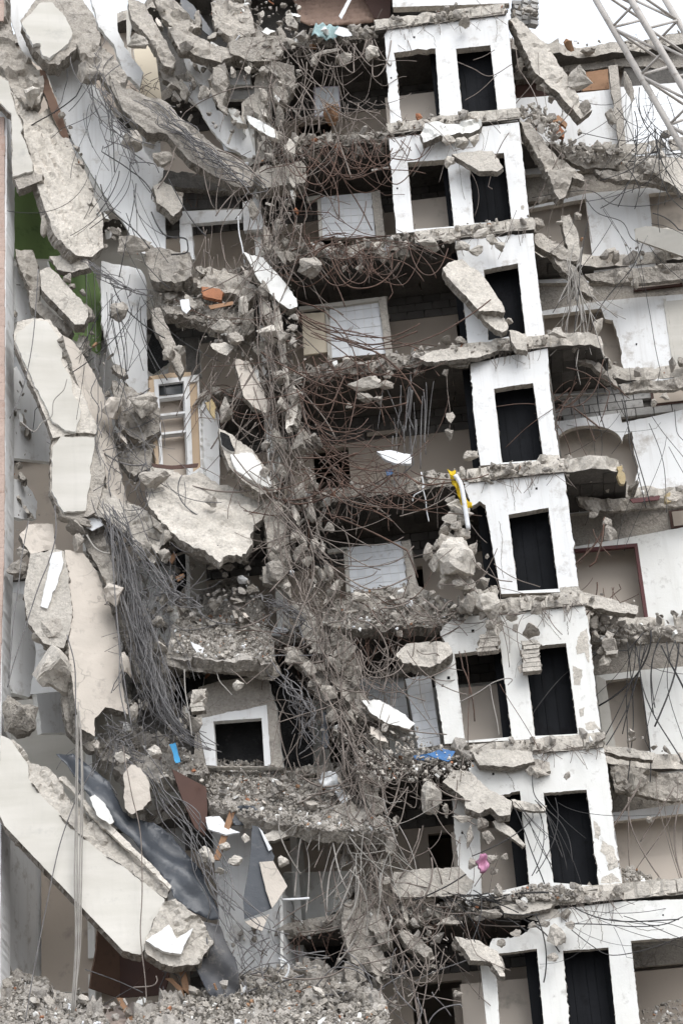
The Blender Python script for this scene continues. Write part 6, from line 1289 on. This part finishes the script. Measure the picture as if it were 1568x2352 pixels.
tangle('bar_tangle', 'long rusty arcs sagging across the fourth dark room', [(720, 760, 40, 50, 16), (770, 810, 60, 20, 26)], (-.6, .1), RR, (-25, 60), (120, 330), .35, .12)
tangle('bar_tangle', 'rusty rebar nest spread over the fifth dark room', [(740, 900, 50, 50, 40), (760, 1030, 60, 35, 70), (830, 1080, 60, 20, 90), (720, 1120, 40, 40, 40)], (-.7, .1), RR, (0, 360), (70, 230), .6, .1)
tangle('bar_tangle', 'rusty arcs sagging in the sixth dark room', [(740, 1240, 40, 40, 24), (880, 1390, 60, 16, 60)], (-.6, .0), RR, (-20, 120), (80, 240), .45, .15)
tangle('bar_tangle', 'brown bars drooping over the sixth storey tiles', [(880, 1470, 60, 25, 70), (900, 1560, 40, 30, 50), (860, 1620, 40, 30, 40)], (-.5, .1), RB, (30, 150), (60, 180), .5, .25)
tangle('bar_tangle', 'straight bars hanging in the dark fifth room near the tower', [(940, 890, 30, 15, 34), (925, 960, 25, 20, 12)], (-.2, .2), G, (82, 100), (60, 150), .08, .2)
tangle('bar_tangle', 'brown bars drooping before the lower dark rooms', [(960, 1800, 40, 40, 40), (980, 1900, 40, 40, 30), (930, 2060, 60, 20, 24), (1060, 2080, 60, 20, 14)], (-.6, .1), RB, (30, 130), (60, 190), .5, .2)
tangle('bar_tangle', 'black scraps of bar and cable at the lowest tower slab', [(1060, 2060, 50, 8, 36), (1120, 2090, 40, 10, 14)], (-.4, .0), 'cable_black', (-20, 30), (40, 120), .4, .05, cat='cable tangle')
# the tower and the right wing
tangle('bar_tangle', 'thin bars fraying from the top corner of the tower', [(1165, 75, 15, 20, 22), (1185, 110, 12, 20, 22)], (-.5, .2), RB, (60, 220), (40, 130), .5, .15)
tangle('bar_tangle', 'bars bristling from the underside of the slab tongue beside the sky', [(1210, 130, 20, 30, 24), (1290, 240, 25, 20, 22), (1230, 160, 15, 25, 14)], (.2, .7), RB, (60, 160), (30, 110), .7, .2)
tangle('bar_tangle', 'thin black wires hanging before the top right tiled wall', [(1480, 220, 25, 25, 22), (1510, 300, 25, 15, 40), (1440, 210, 15, 20, 8)], (.3, 1.2), 'cable_black', (40, 130), (60, 180), .6, .15, (.007, .010))
tangle('bar_tangle', 'thin rusty bars trailing over the second tower storey', [(1010, 300, 30, 12, 26), (1090, 300, 40, 20, 12), (1170, 380, 20, 50, 12), (1090, 400, 20, 20, 8)], (-.6, -.2), RB, (20, 140), (50, 150), .6, .2, (.006, .010))
tangle('bar_tangle', 'thin bars trailing over the jagged slab ribbon', [(1270, 330, 30, 40, 26), (1300, 420, 20, 40, 24), (1350, 420, 30, 20, 8)], (.0, .6), RB, (40, 150), (50, 160), .5, .2, (.007, .011))
tangle('bar_tangle', 'loose dark wires looping before the second right room', [(1400, 470, 60, 30, 12), (1480, 520, 40, 40, 8)], (.2, 1.), 'cable_black', (-10, 120), (120, 260), .45, .15, (.007, .010))
tangle('bar_tangle', 'pale bars hanging in a sheaf right of the third tower doorway', [(1320, 610, 14, 25, 46), (1335, 680, 14, 25, 30)], (.1, .5), 'cable_pale', (70, 125), (50, 140), .35, .3)
tangle('bar_tangle', 'rusty bars curling out of the floor right of the fourth tower doorway', [(1300, 920, 30, 20, 60), (1350, 880, 30, 25, 50)], (.0, .8), RR, (-40, 220), (60, 170), .8, .1)
tangle('bar_tangle', 'thin dark wires crossing the arch room', [(1420, 900, 30, 40, 12), (1500, 960, 40, 50, 10)], (.5, 1.3), 'cable_black', (50, 120), (80, 220), .4, .2, (.006, .010))
tangle('bar_tangle', 'rusty bars hanging before the red framed opening', [(1385, 1240, 14, 30, 26), (1400, 1330, 25, 20, 36)], (.3, .8), RR, (60, 130), (40, 130), .6, .15)
tangle('bar_tangle', 'long black bars drooping from the floor below the red framed opening', [(1480, 1470, 30, 12, 16), (1530, 1480, 25, 15, 14), (1430, 1470, 20, 12, 5)], (.2, .8), 'cable_black', (65, 125), (120, 300), .35, .25)
tangle('bar_tangle', 'long dark bars drooping before the beige room at lower right', [(1500, 1800, 30, 15, 26), (1540, 1840, 20, 20, 20), (1450, 1800, 20, 20, 10)], (.2, .9), RB, (65, 125), (90, 260), .35, .25)
tangle('bar_tangle', 'thin wires fraying on the sixth tower storey', [(1130, 1400, 40, 15, 26), (1220, 1420, 30, 12, 14), (1180, 1480, 20, 30, 8)], (-.5, -.2), RB, (40, 140), (40, 140), .6, .2, (.006, .010))
tangle('bar_tangle', 'dark bars falling through the sixth storey window opening', [(1060, 1510, 15, 15, 12), (1100, 1560, 20, 15, 6)], (-.4, -.1), RR, (50, 90), (120, 240), .2, .25)
tangle('bar_tangle', 'brown bars tangled around the hanging rock cluster', [(1060, 1180, 25, 50, 40), (1110, 1280, 25, 40, 40), (1130, 1380, 20, 30, 30), (1120, 1440, 20, 30, 20)], (-.7, -.3), RB, (30, 150), (50, 150), .7, .2, (.006, .010))
tangle('bar_tangle', 'dark wires drooping over the seventh tower doorway', [(1240, 1850, 20, 15, 14), (1200, 1880, 20, 20, 8)], (-.6, -.3), 'cable_black', (30, 80), (80, 190), .35, .2, (.007, .011))
tangle('bar_tangle', 'bars hanging on the slab flake before the seventh storey', [(1080, 1900, 35, 30, 20), (1160, 1960, 25, 20, 16)], (-.5, -.1), RB, (40, 120), (50, 130), .5, .2, (.006, .010))
tangle('bar_tangle', 'thin wires crossing the lowest tower front', [(1300, 2110, 60, 15, 10), (1420, 2120, 60, 15, 8)], (-.5, -.2), 'cable_black', (-20, 60), (80, 220), .4, .12, (.006, .010))
tangle('bar_tangle', 'fine bars bristling over the bottom rubble', [(560, 2250, 60, 30, 40), (900, 2290, 50, 30, 60), (420, 2280, 60, 25, 20)], (-.7, -.1), G, (30, 330), (40, 130), .5, .1)
sag('drooping_bars', 'rusty bars drooping below the second torn floor edge', [(690, 340, 890, 315, 34, (40, 170), (15, 110))], (-.4, .3), RR)
sag('drooping_bars', 'rusty bars drooping below the third torn floor edge', [(670, 580, 960, 545, 34, (50, 180), (10, 90))], (-.5, .2), RR)
sag('drooping_bars', 'rusty bars arcing across the cream door and tiles', [(670, 690, 740, 860, 26, (90, 300), (10, 70)), (680, 830, 900, 815, 20, (40, 160), (10, 60))], (-.6, .1), RR)
sag('drooping_bars', 'rusty bars looping across the fifth dark room', [(680, 880, 760, 1060, 30, (70, 260), (10, 80)), (700, 1110, 950, 1080, 40, (50, 180), (10, 80))], (-.7, .1), RR)
sag('drooping_bars', 'rusty bars looping across the sixth dark room', [(690, 1180, 760, 1340, 24, (60, 230), (10, 70)), (740, 1400, 1000, 1370, 26, (40, 150), (10, 60))], (-.6, .1), RB)
sag('drooping_bars', 'brown bars looping under the seventh torn floor edge', [(780, 1500, 960, 1480, 26, (40, 150), (20, 130)), (800, 1760, 1000, 1760, 30, (40, 150), (20, 140))], (-.6, .1), RB)
sag('drooping_bars', 'brown bars looping in the top dark rooms', [(660, 110, 870, 90, 26, (40, 150), (20, 130)), (690, 240, 880, 230, 18, (40, 150), (10, 60))], (-.4, .3), RB)
sag('drooping_bars', 'brown bars looping in the lowest dark rooms', [(800, 2000, 1000, 2060, 20, (40, 170), (20, 130)), (820, 2180, 1000, 2200, 10, (40, 150), (20, 110))], (-.6, .1), RB)
# a fringe of thin bar ends under the tower's slab edges
for k in range(8):
    w = Wires(); a_, b_ = P([896, 894, 929, 1080, 1065, 1226, 1226, 1282][k], [63, 315, 547, 835, 1107, 1403, 1733, 2084][k], 0), P([1163, 1189, 1224, 1257, 1294, 1340, 1385, 1428][k], [29, 280, 531, 800, 1084, 1390, 1718, 2069][k], 0)
    for _ in range(26):
        x = random.uniform(a_[0], b_[0]); L_0 = random.uniform(.1, .55); s_ = np.linspace(0, 1, 8)[:, None]
        p = np.array([x, -.06, zs(k)+random.uniform(.0, .2)])+np.array([random.gauss(0, .15), -random.uniform(.02, .12), -L_0])*s_+np.array([random.gauss(0, .1), 0, 0])*s_**2
        w.add(p, random.uniform(.004, .007))
    w.build('bar_stubs', RB, 'thin bar ends fringing the %s slab edge of the tower' % ORD[k], 'rebar ends', 'stuff')
# short stubs of cut bar bristle from every floor edge of the dark rooms
for k in range(0, 8):
    w = Wires()
    for _ in range(110):
        x = random.uniform(-9, -2.4); yf = float(np.interp(x, [-9.2, -7, -5.5, -3.5], [1.2, .8, .35, .12]))+.35*hsh(x*.45, k*2.7)
        a = np.array([x, yf+.1, zs(k)+random.uniform(.02, .28)]); d = np.array([random.gauss(0, .25), -random.uniform(.1, .6), random.gauss(-.15, .3)])
        s = np.linspace(0, 1, 8)[:, None]
        p = a+d*s+np.array([0, 0, -random.uniform(.0, .6)])*s**2.2+np.array([random.gauss(0, .2), 0, 0])*s**2
        w.add(p, random.uniform(.006, .010))
    w.build('bar_stubs', RR if k % 2 else RB, 'bent bar ends bristling from the %s torn floor edge' % ORD[k], 'rebar ends', 'stuff')

# single bars and cables that stand out
for lab, r, pts, y, m, rad in (
    ('leftmost of four pale cables hanging straight in front of the cream slab', 7, [(350, -240), (345, 200), (340, 500), (345, 800), (325, 1120)], -1.3, 'cable_pale', .016),
    ('second of four pale cables hanging in front of the cream slab', 7, [(357, -300), (352, 250), (352, 560), (350, 800), (332, 1120)], -1.32, 'cable_pale', .016),
    ('third of four pale cables hanging in front of the cream slab', 7, [(362, -260), (372, 50), (362, 500), (358, 820), (340, 1110)], -1.34, 'cable_pale', .016),
    ('rightmost of four pale cables hanging in front of the cream slab', 7, [(368, -200), (378, 100), (370, 600), (365, 830), (336, 1100)], -1.3, 'cable_pale', .014),
    ('thin bar falling across the bottom left room to the rubble', 7, [(440, -20), (380, 80), (340, 160), (270, 360), (210, 640), (150, 950), (115, 1160)], -1.25, 'rebar_grey', .012),
    ('long bar hanging past the tip of the cream slab', 7, [(560, -100), (600, 120), (640, 300), (648, 560), (640, 760), (660, 950), (668, 1060)], -1.25, 'rebar_brown', .012),
    ('hooked bar under the jagged slab tip', 7, [(608, 1002), (690, 996), (715, 975), (712, 950)], -1.1, 'rebar_brown', .013),
    ('cable hanging down past the flaking slab end', 5, [(250, -30), (255, 100), (225, 220), (180, 330), (130, 480), (60, 700), (35, 800)], -1.1, 'rebar_grey', .013),
    ('pair partner cable left of the flaking slab end', 5, [(130, 40), (100, 200), (85, 330), (60, 520), (40, 760)], -1.1, 'rebar_grey', .011),
    ('dark cable on the edge of the big beige panel', 5, [(305, 560), (340, 700), (345, 900), (350, 1170)], -1.05, 'rebar_grey', .014),
    ('vertical cable pair partner over the right of the beige panel', 5, [(500, -20), (512, 200), (530, 450), (545, 650), (545, 800), (575, 950)], -1.0, 'rebar_grey', .013),
    ('vertical cable beside the edge of the beige panel', 5, [(515, 60), (520, 300), (538, 520), (560, 720), (600, 980)], -1.0, 'rebar_grey', .012),
    ('straight rod hanging left of the black doorway', 5, [(840, 720), (845, 820), (862, 920), (875, 1025)], -.8, 'cable_pale', .014),
    ('thin rod lying across the lower rubble floor', 5, [(1130, 662), (1250, 655), (1400, 655), (1450, 650)], -.5, 'rebar_grey', .014),
    ('bent blue grey conduit over the black doorway', 5, [(1090, 665), (1220, 672), (1270, 730), (1330, 800), (1410, 900)], -.6, 'rebar_grey', .018),
    ('curved grey hose end over the cut above the doorway', 5, [(395, 105), (430, 160), (470, 185), (500, 190)], -.7, 'cable_pale', .02),
    ('hanging bar over the black doorway', 5, [(985, 715), (1000, 770), (1035, 810), (1060, 838)], -.5, 'cable_pale', .012),
    ('slack wire hanging across the tall white slab', 3, [(175, 60), (150, 380), (105, 600), (45, 740)], -1.1, 'rebar_grey', .011),
    ('curled wire over the tall white slab', 3, [(305, 560), (290, 610), (245, 660), (235, 730), (190, 760), (155, 800), (95, 755)], -1.15, 'cable_pale', .012),
    ('thick black cable curling below the white door wall', 1, [(690, 965), (720, 1030), (760, 1075), (840, 1085), (855, 1110), (850, 1150), (780, 1160)], -.4, 'cable_black', .018),
    ('white cord dropping beside the white door frame', 1, [(1085, 985), (1090, 1060), (1105, 1130), (1115, 1200)], -.2, 'white_sheet', .016),
    ('long wire crossing the right wing second room', 2, [(880, 900), (1000, 880), (1150, 870), (1250, 930), (1420, 935), (1568, 890)], .4, 'cable_black', .009),
    ('wire loop drooping before the second right room', 2, [(1120, 900), (1180, 970), (1290, 1010), (1330, 1080), (1370, 1110)], .5, 'cable_black', .009),
    ('bar sweeping across the top right tower doorway', 2, [(540, 280), (610, 310), (690, 345), (790, 290)], -.4, 'rebar_brown', .010),
    ('straight bar slanting over the lower part of the top right doorway', 2, [(575, 455), (640, 415), (720, 340)], -.4, 'rebar_brown', .009),
    ('thin bar slanting over the upper part of the top right doorway', 2, [(612, 272), (660, 255), (710, 225)], -.4, 'rebar_brown', .009),
    ('wire hanging with two lumps in the dark fourth room', 4, [(490, 520), (495, 620), (505, 700), (505, 790)], -.2, 'rebar_brown', .007),
    ('long wire running down past the arch', 4, [(1280, 590), (1310, 700), (1325, 850), (1360, 980), (1400, 1150)], .9, 'cable_black', .010),
    ('dark wire looping before the arch wall', 4, [(1530, 700), (1540, 800), (1568, 840)], 1.2, 'cable_black', .008),
    ('pale looping bar before the sixth storey window', 6, [(550, 868), (640, 820), (700, 780), (760, 760), (790, 765), (770, 790)], -.5, 'cable_pale', .011),
    ('pale bar dropping inside the sixth storey window', 6, [(690, 790), (700, 860), (720, 950), (730, 1020)], -.45, 'cable_pale', .010),
    ('cable running along the wall to the right of the lowest doorway', 8, [(1070, 712), (1200, 715), (1350, 725), (1480, 715), (1568, 680)], -.3, 'cable_black', .010),
    ('second cable sagging along the lowest tower front', 8, [(1060, 740), (1150, 810), (1240, 855), (1400, 830), (1568, 770)], -.3, 'cable_black', .009),
    ('black bar bending over the seventh doorway', 8, [(880, 0), (890, 120), (950, 190), (1010, 250), (1050, 330), (1065, 430)], -.5, 'cable_black', .010),
    ('second black bar over the seventh doorway', 8, [(945, 200), (970, 280), (1000, 360), (1020, 410)], -.45, 'cable_black', .010),
    ('white cord loop in the bottom rubble beside the white wall', 7, [(1270, 870), (1310, 890), (1315, 930), (1290, 970), (1270, 1000)], -.6, 'white_sheet', .02),
    ('white rod sticking out from the white wall at lower left', 7, [(1285, 602), (1350, 600), (1410, 596)], -.4, 'white_sheet', .025),
    ('bar hanging over the lower room right of the white wall', 7, [(1390, 340), (1408, 430), (1405, 560), (1395, 665)], -.4, 'cable_pale', .012),
    ('white hooked cord hanging under the fifth slab', 4, [(375, 985), (385, 1060), (345, 1090), (335, 1120)], -.3, 'white_sheet', .014),
    ('white knotted cord dangling left of the yellow cloth', 4, [(380, 1050), (395, 1110), (400, 1160), (410, 1210)], -.3, 'white_sheet', .012)):
    strand(lab, q(r, pts), y, m, rad, name='hanging_cable' if 'cable' in lab or 'wire' in lab or 'cord' in lab else 'steel_bar', cat='cable' if 'cable' in lab or 'wire' in lab or 'cord' in lab else 'steel bar')

# ------------------------------------------------------------------ lattice boom of the demolition crane
boom = empty('crane_boom', 'pale lattice boom of a demolition crane crossing the sky at top right', 'crane boom')
A0, A1 = P(*q(2, [(1120, -90)])[0], -7.5), P(*q(2, [(1640, 800)])[0], -7.5)
B0 = P(*q(2, [(1280, -90)])[0], -7.9); off = B0-A0
nrm = np.cross((A1-A0), off); nrm /= np.linalg.norm(nrm); nrm *= -1.25 if nrm[1] < 0 else 1.25
CH = [(A0, A1), (A0+off, A1+off), (A0+nrm+off*.1, A1+nrm+off*.1), (A0+nrm+off*1.1, A1+nrm+off*1.1)]
for a, b in CH:
    w = Wires(); w.add(np.linspace(a, b, 6), .058, 10); w.build('chord', 'crane_paint', parent=boom)
Lb = np.linalg.norm(A1-A0); nseg = max(4, int(Lb/1.25))
for (i, j) in ((0, 1), (0, 2), (1, 3), (2, 3)):
    for s in range(nseg):
        p0 = CH[i][0]+(CH[i][1]-CH[i][0])*(s/nseg); p1 = CH[j][0]+(CH[j][1]-CH[j][0])*((s+.5)/nseg); p2 = CH[i][0]+(CH[i][1]-CH[i][0])*((s+1)/nseg)
        for a, b in ((p0, p1), (p1, p2)):
            w = Wires(); w.add(np.linspace(a, b, 3), .026, 8); w.build('brace', 'crane_paint', parent=boom)
